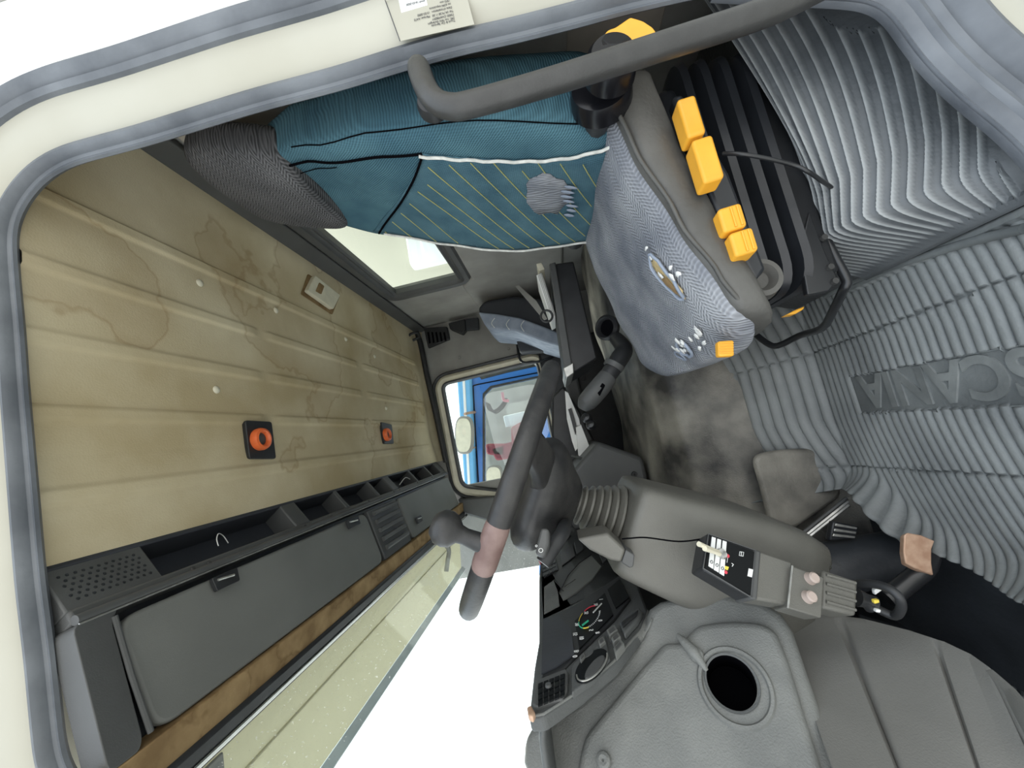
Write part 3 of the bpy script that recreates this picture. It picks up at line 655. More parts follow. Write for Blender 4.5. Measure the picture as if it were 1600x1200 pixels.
cush = loft('seat_cushion', [cring(0, .9)] + [cring(i / 30) for i in range(1, 29)] + [cring(.975, .95), cring(1.0, .78)], 'cush', seat, sub=1); cush['label'] = 'torn grey-blue cloth cushion'
def vring(u, top=.022, bot=.125, k=1.0):
    x = lerp(.575, .085, u); zt = curve(cz, u * .97); w_ = (.243 * (1 - .22 * max(0, (u - .90) / .10) ** 2)) * k; r = []
    for j in range(40):
        a = 2 * math.pi * j / 40; sy = sgp(math.cos(a), .3); sz = sgp(math.sin(a), .35)
        z = zt - (top + bot) / 2 + sz * (bot - top) / 2 - .034 * (1 - (sy + 1) / 2) * u
        z += .040 * u * max(0, -sz)
        r.append(V((x, .833 + w_ * sy * (1 if sz > -.5 else .97), z)))
    return r
sk = loft('side_skirt', [vring(i / 20) for i in range(20)] + [vring(1.0, .06, .11, .97)], 'vinyl', seat, sub=1); sk['label'] = 'dark vinyl skirt of the cushion'
tube('seam_welt', [V((lerp(.56, .10, i / 20),   .833 - .241 * (1 - .2 * max(0, (i / 20 - .88) / .12) ** 2), curve(cz, i / 20) - .030 - .034 * i / 20)) for i in range(21)], .0035, 'vinyl', sk, k=2)
# tears in the cushion
vv, fs = blob(Cs, .70, -.70, .085, .060, .004, seed=9, jag=.25); tr = mk('torn_hole', vv, fs, 'foam', cush, solid=.002); tr['label'] = 'brown foam showing in the long tear'
def tear_rim(cu, cs_, ru, rs, r_=.002, seed=1):
    q = random.Random(seed); return tube_geo([Cs(cu + ru * math.cos(2 * math.pi * j / 20), cs_ + rs * math.sin(2 * math.pi * j / 20), .005 + .003 * q.random()) for j in range(20)], r_, 6, True)
each('tear_edge', [tear_rim(.70, -.70, .09, .066, .0028), tear_rim(.93, -.30, .03, .09, .003, 2), tear_rim(.94, -.08, .02, .07, .002, 4)], 'pass', cush)
vv, fs = blob(Cs, .73, -.69, .045, .032, .0065, seed=4, jag=.3); mk('tear_depth', vv, fs, 'brown', cush)
fr_ = []
q = random.Random(11)
for cu, cs_, n_, sp in ((.72, -.80, 4, .03), (.93, -.28, 12, .035), (.92, -.60, 7, .03), (.60, -.78, 2, .02)):
    for i in range(n_):
        u0 = cu + q.uniform(-sp, sp); s0 = cs_ + q.uniform(-.1, .1); g = blob(Cs, u0, s0, q.uniform(.004, .014), q.uniform(.01, .028), .006 + .004 * q.random(), 8, i, .5); fr_.append(g)
_f = multi('frayed_lining', fr_, 'paper', cush, solid=.0015)
tag(_f, 'white lining tufts at the worn front edge', kind='stuff')
# dark strip between backrest and cushion, and the hinge cover
tube('hinge_gap', [(.50, .60, -.175), (.515, .70, -.17), (.52, .83, -.165), (.52, .95, -.16), (.51, 1.06, -.155)], .024, 'black', seat)
lathe('hinge_cover', P(938, 135, Y=.575), (.1, -1, .15), [(0, .004), (.012, .004), (.030, .002), (.040, .004), (.046, .002), (.050, -.008), (.051, -.030), (0, -.030)], 'gloss', seat)
kb = thing('x', None, None, (0, 0, 0)); bpy.data.objects.remove(kb)
# yellow lumbar / height lever with its wedge shape
kp = [P(937, 62, Y=.50), P(950, 46, Y=.50), P(962, 42, Y=.50), P(985, 26, Y=.50), P(1005, 32, Y=.50), P(1020, 42, Y=.50), P(1033, 60, Y=.50), P(1000, 72, Y=.50), P(975, 75, Y=.50), P(955, 70, Y=.50), P(940, 74, Y=.50)]
kn = prism('tilt_knob', rounded(kp, .003, 2), (0, .026, 0), 'yellow', seat, bevel=.004, seg=3); kn['label'] = 'big yellow winged knob'
lathe('knob_collar', P(955, 100, Y=.52), (0, -1, 0), [(0, .02), (.030, .020), (.036, .012), (.038, -.02), (0, -.02)], 'gloss', seat)
text_obj('knob_marking', '\u221e/', .014, P(926, 84, Y=.512), (.2, 0, -1), (-1, 0, -.2), 'py', seat)
def paddle(px, py_, ang, wpx, hpx, Y, grooves=False):
    c0 = (px, py_); ca, sa = math.cos(ang), math.sin(ang)
    pts = [(c0[0] + ca * a * wpx / 2 - sa * b * hpx / 2, c0[1] + sa * a * wpx / 2 + ca * b * hpx / 2) for a, b in ((-1, -1), (1, -1), (1, 1), (-1, 1))]
    o = pp('lever', pts, dict(Y=Y), (-.004, .030, .002), 'yellow', seat, .005, 3, rnd=.006); o['label'] = 'yellow adjusting lever'
    if grooves:
        gs = []
        for g_ in (.05, .5):
            A = (c0[0] + ca * g_ * wpx / 2 * 1.2 + sa * .42 * hpx, c0[1] + sa * g_ * wpx / 2 * 1.2 - ca * .42 * hpx); B = (c0[0] + ca * g_ * wpx / 2 * 1.2 - sa * .42 * hpx, c0[1] + sa * g_ * wpx / 2 * 1.2 + ca * .42 * hpx)
            gs.append(tube_geo([P(*A, Y=Y - .001), P(*B, Y=Y - .001)], .0016, 6))
        multi('lever_ridge', gs, 'yellow', o)
    return o
paddle(1081, 180, math.radians(-17), 30, 62, .555); paddle(1107, 247, math.radians(-17), 34, 70, .555)
paddle(1145, 339, math.radians(-17), 38, 38, .575, True); paddle(1163, 377, math.radians(-17), 38, 38, .575, True)
o = pp('lever', [(1122, 533), (1147, 531), (1148, 556), (1123, 557)], dict(Y=.64), (0, .015, 0), 'yellow', seat, .003); o['label'] = 'small ridged yellow lever under the front edge'
multi('lever_ridge', [tube_geo([P(1124, y_, Y=.639), P(1146, y_ - 1, Y=.639)], .0009, 6) for y_ in (536, 540, 544, 548, 552)], 'yellow', o)
pp('lever', [(1228, 492), (1243, 484), (1258, 478), (1256, 483), (1244, 490)], dict(Y=.72), (0, .02, 0), 'yellow', seat, .002)['label'] = 'yellow lever tip low on the base'
pp('lever_housing', [(1050, 150), (1066, 145), (1140, 270), (1198, 420), (1180, 440), (1120, 330)], dict(Y=.60), (0, .03, 0), 'bellow', seat, .006)
# seat pan, bellows, base and slide bar
box('seat_pan', (.36, .85, -.32), (.42, .38, .04), 'bellow', seat, bevel=.02, seg=3)
def brect(cx, cy, hx, hy, z, r=.07):
    return [V((p.x, p.y, z)) for p in rounded([V((cx - hx, cy - hy, 0)), V((cx + hx, cy - hy, 0)), V((cx + hx, cy + hy, 0)), V((cx - hx, cy + hy, 0))], r, 6)]
rg = []
z = -.335
for i in range(4):
    k = 1 - .012 * i
    rg += [brect(.395, .865, .205 * k, .160 * k, z, .05), brect(.385, .855, .240 * k, .200 * k, z - .012, .06), brect(.385, .855, .243 * k, .203 * k, z - .024, .06), brect(.395, .865, .205 * k, .160 * k, z - .034, .05)]; z -= .036
bel = loft('bellows', rg, 'bellow', seat); bel['label'] = 'folded black rubber bellows'
lathe('armrest_pivot', P(1183, 440, Y=.64), (0, -1, 0), [(.0, .006), (.014, .006), (.022, .02), (.030, .018), (.034, 0), (.034, -.04), (0, -.04)], 'vinyl', seat)
box('seat_base', (.385, .865, -.49), (.44, .37, .05), 'metalb', seat, bevel=.006)
o = pp('base_plate', [(1265, 330), (1290, 395), (1310, 437), (1295, 455), (1262, 460), (1250, 390)], dict(Y=.675), (0, .012, 0), 'metalb', seat, .002)
for a, b in ((1296, 418), (1303, 440), (1286, 372)): lathe('bolt', P(a, b, Y=.675), (0, -1, 0), [(0, .005), (.005, .005), (.006, 0), (0, 0)], 'bar', seat, 10)
sb_ = [P(1282, 345, Y=.69), P(1290, 372, Y=.69), P(1306, 405, Y=.69), P(1323, 438, Y=.69), P(1318, 452, Y=.70), P(1302, 485, Y=.76), P(1284, 513, Y=.85), P(1250, 524, Y=.95), P(1216, 540, Y=1.0), P(1198, 536, Y=1.02), P(1172, 515, Y=1.05)]
tube('slide_bar', sb_, .0075, 'metalb', seat, k=3)
# cable across the bellows
o = tube('cable', [P(1130, 240, Y=.60), P(1160, 241, Y=.585), P(1200, 248, Y=.59), P(1240, 258, Y=.60), P(1262, 268, Y=.60), P(1280, 280, Y=.62), P(1305, 300, Y=.66), P(1312, 330, Y=.69)], .0032, 'metalb'); tag(o, 'thin black cable running from the yellow levers over the bellows', 'cable')
# grab bar by the door
gb = thing('grab_bar', 'dark grey tubular grab bar crossing in front of the seat', 'grab bar', (.45, .48, -.6))
tube('bar', [V((.535, .53, .085)), P(655, 108, Y=.47), P(664, 135, Y=.455), P(680, 158, Y=.45), P(705, 167, Y=.45), P(740, 162, Y=.45), P(860, 128, Y=.45), P(1030, 74, Y=.45), P(1200, 18, Y=.45), P(1300, -30, Y=.455), P(1380, -60, Y=.47)], .0158, 'bar', gb, k=6, seg=20)
lathe('mount', (.54, .535, .087), (-.1, -1, 0), [(0, .012), (.022, .010), (.026, 0), (.026, -.01)], 'black', gb)
# ---------------------------------------------------------------- steering wheel
WC = V((-.0822, .7802, .1096)); WN = V((.50874, -.06689, .85832)).normalized(); WR = .2345
e1 = Y1 - WN * Y1.dot(WN); e1.normalize(); e2 = WN.cross(e1)         # e1 across the cab, e2 fore-aft
def wp(a, r=WR, h=0.0): a = math.radians(a); return WC + (e1 * math.cos(a) + e2 * math.sin(a)) * r + WN * h
sw_ = thing('steering_wheel', 'worn black steering wheel with a spinner knob on the rim', 'steering wheel', WC)
tube('rim', [wp(i * 5) for i in range(72)], .0175, 'wheel', sw_, k=0, seg=16, closed=True)
def near_angle(px, py):
    best = None
    for i in range(720):
        q = wp(i * .5); v = V((q.dot(V((_x[0], _y[0], _z[0]))), q.dot(U_), q.dot(F_))); x = 800 - v.y / v.z * F; y = 600 - v.x / v.z * F
        d = math.hypot(x - px, y - py) + q.length * 30
        if best is None or d < best[0]: best = (d, i * .5)
    return best[1]
KA = near_angle(752, 850)
o = tube('wear_patch', [wp(KA + d) for d in range(-9, 10, 2)], [.0176] + [.0186] * 8 + [.0176], 'wornbrown', sw_, k=0, seg=16); o['label'] = 'rubbed brown patch of the rim'
sk_ = thing('x', None, None, (0, 0, 0)); bpy.data.objects.remove(sk_)
lathe('spinner_knob', wp(KA, WR, .010), WN + e1 * .10, [(.014, 0), (.013, .012), (.0115, .028), (.013, .038), (.022, .046), (.0255, .056), (.0245, .068), (.016, .078), (0, .081)], 'wheel', sw_, 28)
# deep padded hub and four spokes
def hubring(h, k, sq=.7): return [WC + e1 * (sgp(math.cos(a), sq) * .125 * k) + e2 * (sgp(math.sin(a), sq) * .10 * k) + WN * h for a in [2 * math.pi * j / 40 for j in range(40)]]
hub = loft('hub', [hubring(-.135, .45), hubring(-.105, .60), hubring(-.085, .95), hubring(-.060, 1.10), hubring(-.035, 1.05), hubring(-.022, .85), hubring(-.018, .4)], 'wheel', sw_, sub=1)
for a in (25, 205, 335):
    pts = [wp(a, .06, -.05), wp(a, .12, -.045), wp(a, .17, -.030), wp(a, .21, -.010), wp(a, WR - .004, 0)]
    tan = (wp(a + 1) - wp(a)).normalized(); vv = []
    rg = []
    for p, w_, t_ in zip(pts, (.045, .038, .030, .026, .022), (.022, .018, .014, .012, .012)):
        rg.append([p + tan * (sgp(math.cos(b), .6) * w_) + WN * (sgp(math.sin(b), .6) * t_) for b in [2 * math.pi * j / 20 for j in range(20)]])
    loft('spoke', rg, 'wheel', sw_, sub=1)
# ---------------------------------------------------------------- steering column, boot, stalks
AX = -WN
sc = thing('steering_column', 'grey steering column housing with a ribbed rubber boot', 'steering column', WC + AX * .45)
pr = [(.030, .125)]
for i in range(7):
    h = .135 + i * .0135; r = .034 + .0052 * i; pr += [(r - .004, h), (r + .004, h + .004), (r + .004, h + .008), (r - .004, h + .012)]
pr += [(.075, .232), (.078, .242)]
bt = lathe('boot', WC, AX, pr, 'colm', sc, 40); bt['label'] = 'ribbed grey rubber boot'
def colring(s, wy, wz, sh=0.0, e=.26):
    c = WC + AX * s + V((0, sh, 0)); return [c + e1 * (sgp(math.cos(a), e) * wy) + e2 * (sgp(math.sin(a), e) * wz) for a in [2 * math.pi * j / 40 + .01 for j in range(40)]]
loft('housing', [colring(.212, .045, .045), colring(.216, .088, .076), colring(.220, .096, .084), colring(.30, .104, .090, .008), colring(.40, .115, .100, .02), colring(.52, .125, .105, .04), colring(.60, .10, .08, .05)], 'colm', sc, sub=1)
pp('boot_bracket', [(902, 842), (950, 833), (978, 859), (971, 879), (954, 876), (922, 860)], dict(Y=.672), (0, .06, 0), 'colm', sc, .004)
pp('bracket_end', [(978, 859), (992, 867), (990, 886), (984, 888), (971, 879)], dict(Y=.674), (0, .05, 0), 'shelf', sc, .002)
multi('stalk', [tube_geo(smooth_path([WC + AX * .10 + V((-.04, -.02, 0)), P(880, 830, Y=.66), P(862, 858, Y=.63), P(848, 880, Y=.62)], 5), .012, 12)], 'black', sc)
o = pp('stalk_switch', [(838, 850), (845, 824), (858, 826), (857, 850), (850, 871), (836, 866)], dict(Y=.60), (-.01, .018, 0), 'shelf', sc, .004); o['label'] = 'light switch end of the stalk'
multi('symbol', [tube_geo([P(845 + 3.2 * math.cos(a), 860 + 3.2 * math.sin(a), Y=.599) for a in [j * math.pi / 6 for j in range(12)]], .0005, 5, True), tube_geo([P(838 + 1.5 * math.cos(a), 853 + 1.5 * math.sin(a), Y=.599) for a in [j * math.pi / 4 for j in range(8)]], .0005, 5, True)], 'pw', o)
tube('crack_line', [P(972, 842, Y=.672), P(985, 841, Y=.665), P(1010, 840, Y=.66), P(1060, 846, Y=.66), P(1098, 842, Y=.665)], .0012, 'hole', sc)
# black duct / lower boot of the column
o = tube('column_duct', [P(1195, 880, Y=1.0), P(1240, 893, Y=1.0), P(1300, 889, Y=.98), P(1370, 872, Y=.97), P(1440, 858, Y=.96)], [.065, .062, .056, .050, .044], 'matdark', None, k=5, seg=28); tag(o, 'thick dark rubber duct below the steering column', 'duct')
# ---------------------------------------------------------------- remote control box clipped to the column
cb = thing('control_box', 'long grey control box with toggle switches clipped to the column', 'control box', P(1230, 900, Y=.64))
nb = (P(1190, 862, Y=.64) - P(1110, 834, Y=.64))
def CB(px, py, off=0.0):   # plane of the box face, leaning towards the driver
    A = P(1108, 834, Y=.640); B = P(1340, 907, Y=.640); C_ = P(1335, 962, Y=.615)
    n = (B - A).cross(C_ - A).normalized(); 
    if n.y > 0: n = -n
    r = P(px, py, Y=1.0); return r * ((A + n * off).dot(n) / r.dot(n)), n
_, cn = CB(1200, 900)
def cbp(name, pix, th, m_, off=0.0, parent=None, bevel=.002, rnd=0):
    pts = [CB(a, b, off)[0] for a, b in pix]
    if rnd: pts = rounded(pts, rnd)
    return prism(name, pts, -cn * th, m_, parent or cb, bevel)
cbp('panel_housing', [(1106, 832), (1183, 858), (1177, 936), (1097, 889)], .042, 'black', bevel=.004)
pf = cbp('panel_face', [(1110, 837), (1179, 862), (1173, 930), (1101, 887)], .003, 'dial', .0015, bevel=.0005)
multi('panel_rim', [tube_geo([CB(a, b, .002)[0] for a, b in [(1107, 834), (1181, 860), (1175, 934), (1099, 888)]], .0011, 6, True)], 'shelf', cb)
cbp('housing', [(1181, 858), (1240, 878), (1233, 946), (1176, 936)], .040, 'colm', bevel=.004)
cbp('band', [(1178, 857), (1190, 861), (1184, 938), (1172, 935)], .044, 'shelf', .002, bevel=.003)
pl = cbp('knob_plate', [(1238, 884), (1288, 902), (1284, 966), (1231, 950)], .034, 'colm', .006, bevel=.002)
tube('bare_edge', [CB(1238, 884, .0065)[0], CB(1231, 950, .0065)[0]], .0013, 'alu', pl, k=0, seg=6)
for a, b in ((1266, 904), (1262, 933)):
    lathe('knob', CB(a, b, .006)[0], cn, [(0, .011), (.0055, .011), (.0072, .009), (.0072, .003), (.0085, 0), (0, 0)], 'pale', pl, 24)['label'] = 'pale round push knob'
rb = cbp('ribbed_end', [(1286, 890), (1341, 908), (1338, 963), (1284, 950)], .042, 'colm', 0, bevel=.004)
for i in range(4):
    y0 = 906 + i * 14; tube('ridge', [CB(1291, y0 - 8, .001)[0], CB(1337, y0 + 5, .001)[0]], .0022, 'colm', rb, k=0, seg=8)
# white switch strips, printed symbols, toggles
for i, x_ in enumerate((1116, 1124.5, 1133)):
    s_ = cbp('switch_strip', [(x_ - 3.5, 838.5 + i * 3), (x_ + 2.5, 840.5 + i * 3), (x_ - 1.5, 889 + i * 5.5), (x_ - 9, 884.5 + i * 5.5)], .001, 'pw', .0025, pf, bevel=0)
    multi('symbol', [tube_geo([CB(x_ - 4 + 2 * math.cos(a), 878 + i * 5 + 2.4 * math.sin(a), .003)[0] for a in [j * math.pi / 5 for j in range(10)]], .0004, 4, True)], 'ink', s_)
multi('symbol', [tube_geo([CB(*q, .0022)[0] for q in ((1156, 862), (1162, 863), (1161, 869), (1155, 868))], .0006, 5, True), tube_geo([CB(1158.5, 862, .0022)[0], CB(1158, 869, .0022)[0]], .0005, 5), tube_geo([CB(1143, 880, .0022)[0], CB(1146, 882, .0022)[0], CB(1144, 885, .0022)[0]], .0006, 5), tube_geo([CB(1137, 871, .0022)[0], CB(1136, 879, .0022)[0]], .0004, 5)], 'pw', pf)
cbp('symbol_box', [(1170, 888), (1177, 890), (1175, 902), (1168, 900)], .001, 'pw', .0022, pf, bevel=0)
multi('red_lamp', [lathe_geo(CB(1137, 868.5, .002)[0], cn, [(0, .0015), (.0022, .0012), (.0028, 0)], 12), lathe_geo(CB(1134, 894, .002)[0], cn, [(0, .0015), (.002, .0012), (.0026, 0)], 12)], 'pr', pf)
cbp('green_mark', [(1133, 884), (1139, 886), (1137, 891), (1132, 889)], .001, 'py', .0022, pf, bevel=0)
for a, b, c_, d in ((1126, 864, 1092, 850), (1128, 867, 1101, 857)):
    p0 = CB(a, b, .002)[0]; p1 = P(c_, d, Y=.60); t_ = tube('toggle', [p0, p0.lerp(p1, .5), p1], [.0035, .0028, .0038], 'cream', cb, k=0, seg=12)
    lathe('collar', p0, cn, [(0, .006), (.005, .006), (.0065, .002), (.0065, 0)], 'alu', t_, 14)
# connector and cable behind the box
cn_ = thing('connector', 'black plug and looped cable at the lower end of the control box', 'plug', P(1370, 940, Y=.64))
tube('plug', [P(1338, 933, Y=.655), P(1352, 938, Y=.655), P(1362, 944, Y=.655)], [.013, .010, .013], 'black', cn_, k=3, seg=16)
tube('cable', [P(1340, 912, Y=.66), P(1360, 912, Y=.64), P(1385, 918, Y=.62), P(1404, 932, Y=.61), P(1408, 950, Y=.62), P(1398, 962, Y=.64), P(1378, 955, Y=.65), P(1362, 946, Y=.655)], .0058, 'black', cn_)
pp('lug', [(1368, 930), (1382, 920), (1386, 913), (1378, 912), (1366, 923)], dict(Y=.645), (0, .006, 0), 'paper', cn_, .001)
pp('yellow_tip', [(1366, 938), (1374, 937), (1375, 942), (1367, 944)], dict(Y=.635), (0, .006, 0), 'py', cn_, .001)
pp('grey_tip', [(1370, 952), (1377, 953), (1376, 958), (1369, 957)], dict(Y=.635), (0, .006, 0), 'pw', cn_, .001)
# ---------------------------------------------------------------- pedals
bp_ = thing('brake_pedal', 'worn copper-coloured square pedal on a black arm', 'pedal', P(1430, 870, Y=.80))
pd = [P(1413, 836, Y=.80), P(1418, 832, Y=.80), P(1440, 836, Y=.80), P(1461, 845, Y=.80), P(1456, 858, Y=.80), P(1456, 880, Y=.80), P(1459, 899, Y=.80), P(1430, 888, Y=.80), P(1415, 880, Y=.80), P(1412, 862, Y=.80)]
o = prism('pedal_pad', pd, (-.006, .012, 0), 'copper', bp_, bevel=.002); o['label'] = 'rubbed copper pad'
tube('arm', [P(1452, 870, Y=.83), P(1445, 888, Y=.82), P(1425, 905, Y=.82), P(1400, 925, Y=.82), P(1385, 935, Y=.82)], .016, 'metalb', bp_, k=4)
ap = thing('accelerator_pedal', 'ribbed metal pedal under the edge of the mat', 'pedal', P(1320, 830, Y=.95))
pp('pedal_pad', [(1302, 815), (1343, 823), (1336, 842), (1296, 845)], dict(Y=.95), (0, .015, 0), 'bellow', ap, .003)
for i in range(3): pp('tread', [(1306 + i * 1.5 - i * 3, 818 + i * 8), (1340 - i * 1.5, 824 + i * 7), (1339 - i * 1.5, 827.5 + i * 7), (1305 - i * 2, 822 + i * 8)], dict(Y=.945), (0, .004, 0), 'alu', ap, .001)
o = thing('sill_strip', 'scratched metal edge strips beside the small pedal', 'metal strip', P(1280, 815, Y=1.0))
for d in (0, 6, 11): tube('strip', [P(1238 + d, 846 + d * .4, Y=1.02), P(1323 + d * .3, 778 + d, Y=1.02)], .004, 'alu' if d else 'shelf', o, k=0, seg=6)
# ---------------------------------------------------------------- dashboard
db = thing('dashboard', 'grey moulded dashboard with gauges, vents and switches', 'dashboard', (-.45, 1.4, -.2))
def dsec(y):
    # profile in XZ; nearer the door the pad is lower and wraps a little
    k = max(0, (y - .55)); xo = -.375 - .09 * min(1, k / .5) - .03 * max(0, y - 1.3)
    zt = .108 + .025 * min(1, max(0, y - .6) / .6); zt -= .10 * max(0, (.52 - y) / .07) ** 1.5 if y < .52 else 0
    return [(-.735, zt - .06), (-.72, zt - .01), (xo - .16, zt + .005), (xo - .05, zt + .006), (xo - .015, zt + .002), (xo, zt - .012), (xo + .004, zt - .03)]
rg = []
for i in range(31):
    y = lerp(.58, 2.42, (i / 30) ** 1.3); rg.append([V((a, y, b)) for a, b in dsec(y)])
vv = [p for r in rg for p in r]; k_ = 7; fs = [(i * k_ + j, (i + 1) * k_ + j, (i + 1) * k_ + j + 1, i * k_ + j + 1) for i in range(30) for j in range(k_ - 1)]
mk('top_pad', vv, fs, 'dash2', db, solid=.012, soff=0, sub=1)
# body behind the faces
prism('dash_body', [V((-.47, .68, .09)), V((-.73, .68, .06)), V((-.73, .68, -.26)), V((-.50, .68, -.26)), V((-.48, .68, -.2))], (0, 1.72, 0), 'black', db, bevel=.01)
XF = -.355
def DF(px, py, off=0.0): return P(px, py, X=XF + off)
# binnacle face carrying gauges, vents and switches
def face(name, pix, m_, off=0, th=.012, parent=None, bevel=.002, rnd=0):
    pts = [DF(a, b, off) for a, b in pix]
    if rnd: pts = rounded(pts, rnd)
    return prism(name, pts, (-th, 0, 0), m_, parent or db, bevel)
face('binnacle_face', [(842, 905), (846, 850), (856, 812), (930, 815), (985, 880), (1003, 930), (1012, 955), (1000, 985), (960, 1035), (905, 1080), (850, 1118), (826, 1120), (835, 1040), (842, 1000)], 'dash2', 0, .02, bevel=.004)
# leftmost vent
vn = face('air_vent', [(838, 1062), (884, 1044), (888, 1050), (886, 1078), (878, 1090), (838, 1104), (832, 1098)], 'shelf', .006, .01, bevel=.002)
for i in range(5):
    for j in range(4):
        x0 = 841 + i * 8.6; y0 = 1068 - i * 3.4 + j * 9.2 - (0)
        face('vent_cell', [(x0, y0), (x0 + 7, y0 - 2.8), (x0 + 6.6, y0 + 4), (x0 - .4, y0 + 7)], 'dial', .0078, .002, vn, bevel=0)
lathe('vent_wheel', DF(857, 1072, .008), (1, 0, 0), [(0, .003), (.004, .003), (.005, 0)], 'shelf', vn, 16)
o = face('vent_tab', [(823, 1104), (830, 1101), (836, 1112), (832, 1120), (825, 1117)], 'copper', .01, .008, vn); o['label'] = 'pale pink tab beside the vent'
# rotary light switch in its round recess
rs_ = face('light_switch_panel', [(893, 1040), (918, 1012), (945, 990), (953, 1028), (925, 1060), (893, 1082)], 'dash2', .006, .01, bevel=.002)
def ell(cx, cy, a, b, th, n=28): return [(cx + a * math.cos(t) * math.cos(th) - b * math.sin(t) * math.sin(th), cy + a * math.cos(t) * math.sin(th) + b * math.sin(t) * math.cos(th)) for t in [2 * math.pi * j / n for j in range(n)]]
face('recess', ell(924, 1040, 33, 17, math.radians(-47)), 'dial', .0072, .002, rs_, bevel=0)
face('rotary_knob', ell(929, 1041, 23, 8, math.radians(-50)), 'shelf', .011, .005, rs_, bevel=.003)
multi('recess_rim', [tube_geo([DF(a, b, .010) for a, b in ell(925, 1039, 31, 15, math.radians(-47), 40)][2:24], .0012, 6)], 'alu', rs_)
# rocker switches
for q in ([(947, 984), (960, 975), (965, 983), (952, 993)], [(954, 996), (966, 986), (970, 994), (958, 1003)], [(958, 1012), (970, 998), (975, 1004), (961, 1021)], [(905, 1026), (912, 1018), (914, 1024), (907, 1033)], [(934, 1000), (942, 993), (946, 1001), (937, 1008)]):
    s_ = face('rocker_switch', q, 'dash', .011, .012, bevel=.0015)
    c0 = sum(a for a, b in q) / 4, sum(b for a, b in q) / 4
    face('switch_recess', [(c0[0] + (a - c0[0]) * .55, c0[1] + (b - c0[1]) * .55) for a, b in q], 'shelf', .012, .001, s_, bevel=0)
face('push_button', ell(919, 1020, 10, 4.5, math.radians(-38)), 'dash2', .008, .004, bevel=.001)
lv = face('cup_lever', [(967, 972), (990, 952), (999, 948), (1003, 955), (995, 968), (975, 990)], 'dash2', .012, .012, bevel=.003)
face('lever_face', [(970, 972), (978, 966), (990, 958), (997, 952), (994, 960), (982, 970), (973, 978)], 'black', .016, .004, lv, bevel=.001)
# instrument cluster: rev counter and small gauges
cl = face('instrument_cluster', [(847, 968), (896, 946), (958, 905), (968, 902), (985, 935), (960, 968), (905, 1020), (880, 1045), (846, 1062), (850, 1030)], 'black', .004, .012, bevel=.002)
face('cluster_glass', [(898, 970), (945, 926), (958, 960), (905, 1014)], 'dial', .006, .002, cl, bevel=0)
face('cluster_glass', [(949, 921), (968, 905), (983, 933), (962, 950)], 'dial', .006, .002, cl, bevel=0)
gc = (921, 964)
def GP(a, r, off=.0075):   # angle measured in the gauge, foreshortened ellipse
    return DF(gc[0] + r * (math.cos(a) * 1.0 * math.cos(math.radians(-48)) - math.sin(a) * .57 * math.sin(math.radians(-48))), gc[1] + r * (math.cos(a) * math.sin(math.radians(-48)) + math.sin(a) * .57 * math.cos(math.radians(-48))), off)
def arc(a0, a1, r): return [GP(math.radians(lerp(a0, a1, i / 10)), r) for i in range(11)]
multi('green_arc', [tube_geo(arc(160, 215, 21), .0011, 6), tube_geo([DF(919, 970, .0075), DF(910, 977, .0075)], .0016, 6)], 'pg', cl)
multi('yellow_arc', [tube_geo(arc(128, 158, 21), .0011, 6), tube_geo(arc(222, 262, 21), .0007, 6)], 'py', cl)
multi('red_arc', [tube_geo(arc(275, 335, 21), .0010, 6)], 'pr', cl)
multi('tick_marks', [tube_geo([GP(math.radians(a), 19), GP(math.radians(a), 21.5)], .0006, 5) for a in range(30, 128, 8)] + [tube_geo([DF(927, 957, .0075), DF(940, 943, .0075)], .0013, 6)] +
      [tube_geo([DF(923, 1001), DF(929, 992)], .0015, 6), tube_geo([DF(955, 971), DF(961, 963)], .0015, 6), tube_geo([DF(943, 949), DF(947, 943)], .002, 6)], 'pw', cl)
for s_, a, b in (('0', 941, 966), ('5', 927, 981), ('10', 912, 993), ('15', 902, 987), ('20', 905, 972), ('25', 919, 954), ('30', 934, 941), ('1', 942, 933), ('B', 904, 1014), ('0', 902, 1022), ('8', 937, 985)):
    text_obj('gauge_number', s_, .0105, DF(a, b + 3, .0075), (0, -1, 0), (0, 0, 1), 'pw', cl, .0002, 'CENTER', .0002)
# big recess and speedometer further across
face('deep_recess', [(848, 970), (872, 960), (893, 985), (897, 1022), (868, 1042), (846, 1052)], 'pocket', .0065, .002, cl, bevel=0)
sp = P(900, 900, X=-.40)
def D2(px, py, off=0.0): return P(px, py, X=-.385 + off)
def face2(name, pix, m_, off=0, th=.01, parent=None, bevel=.001):
    return prism(name, [D2(a, b, off) for a, b in pix], (-th, 0, 0), m_, parent or db, bevel)
f2 = face2('centre_face', [(845, 905), (846, 820), (905, 806), (960, 850), (975, 895), (930, 925), (896, 946), (848, 968)], 'dash2', .03, .02)
face2('speedometer_glass', [(874, 926), (887, 900), (905, 880), (924, 868), (940, 885), (925, 905), (900, 925), (880, 937)], 'flap', .033, .004, f2)['label'] = 'dusty glass of the round gauge'
multi('glass_edge', [tube_geo([D2(a, b, .036) for a, b in ((874, 926), (887, 900), (905, 880), (924, 866))], .0012, 6), tube_geo([D2(882, 917, .036), D2(899, 905, .036)], .0007, 5), tube_geo([D2(866, 906, .036), D2(880, 923, .036)], .0010, 5)], 'black', f2)
face2('blank_panel', [(850, 917), (865, 906), (872, 925), (874, 945), (850, 958)], 'dash', .033, .004, f2)
vc = face2('air_vent', [(846, 883), (868, 870), (872, 890), (850, 902)], 'black', .033, .004, f2)
for i in range(4):
    for j in range(3): face2('vent_cell', [(848 + i * 5.4, 884 - i * 2.6 + j * 6), (852 + i * 5.4, 882 - i * 2.6 + j * 6), (852 + i * 5.4, 886 - i * 2.6 + j * 6), (848 + i * 5.4, 888 - i * 2.6 + j * 6)], 'dash2', .036, .002, vc, bevel=0)
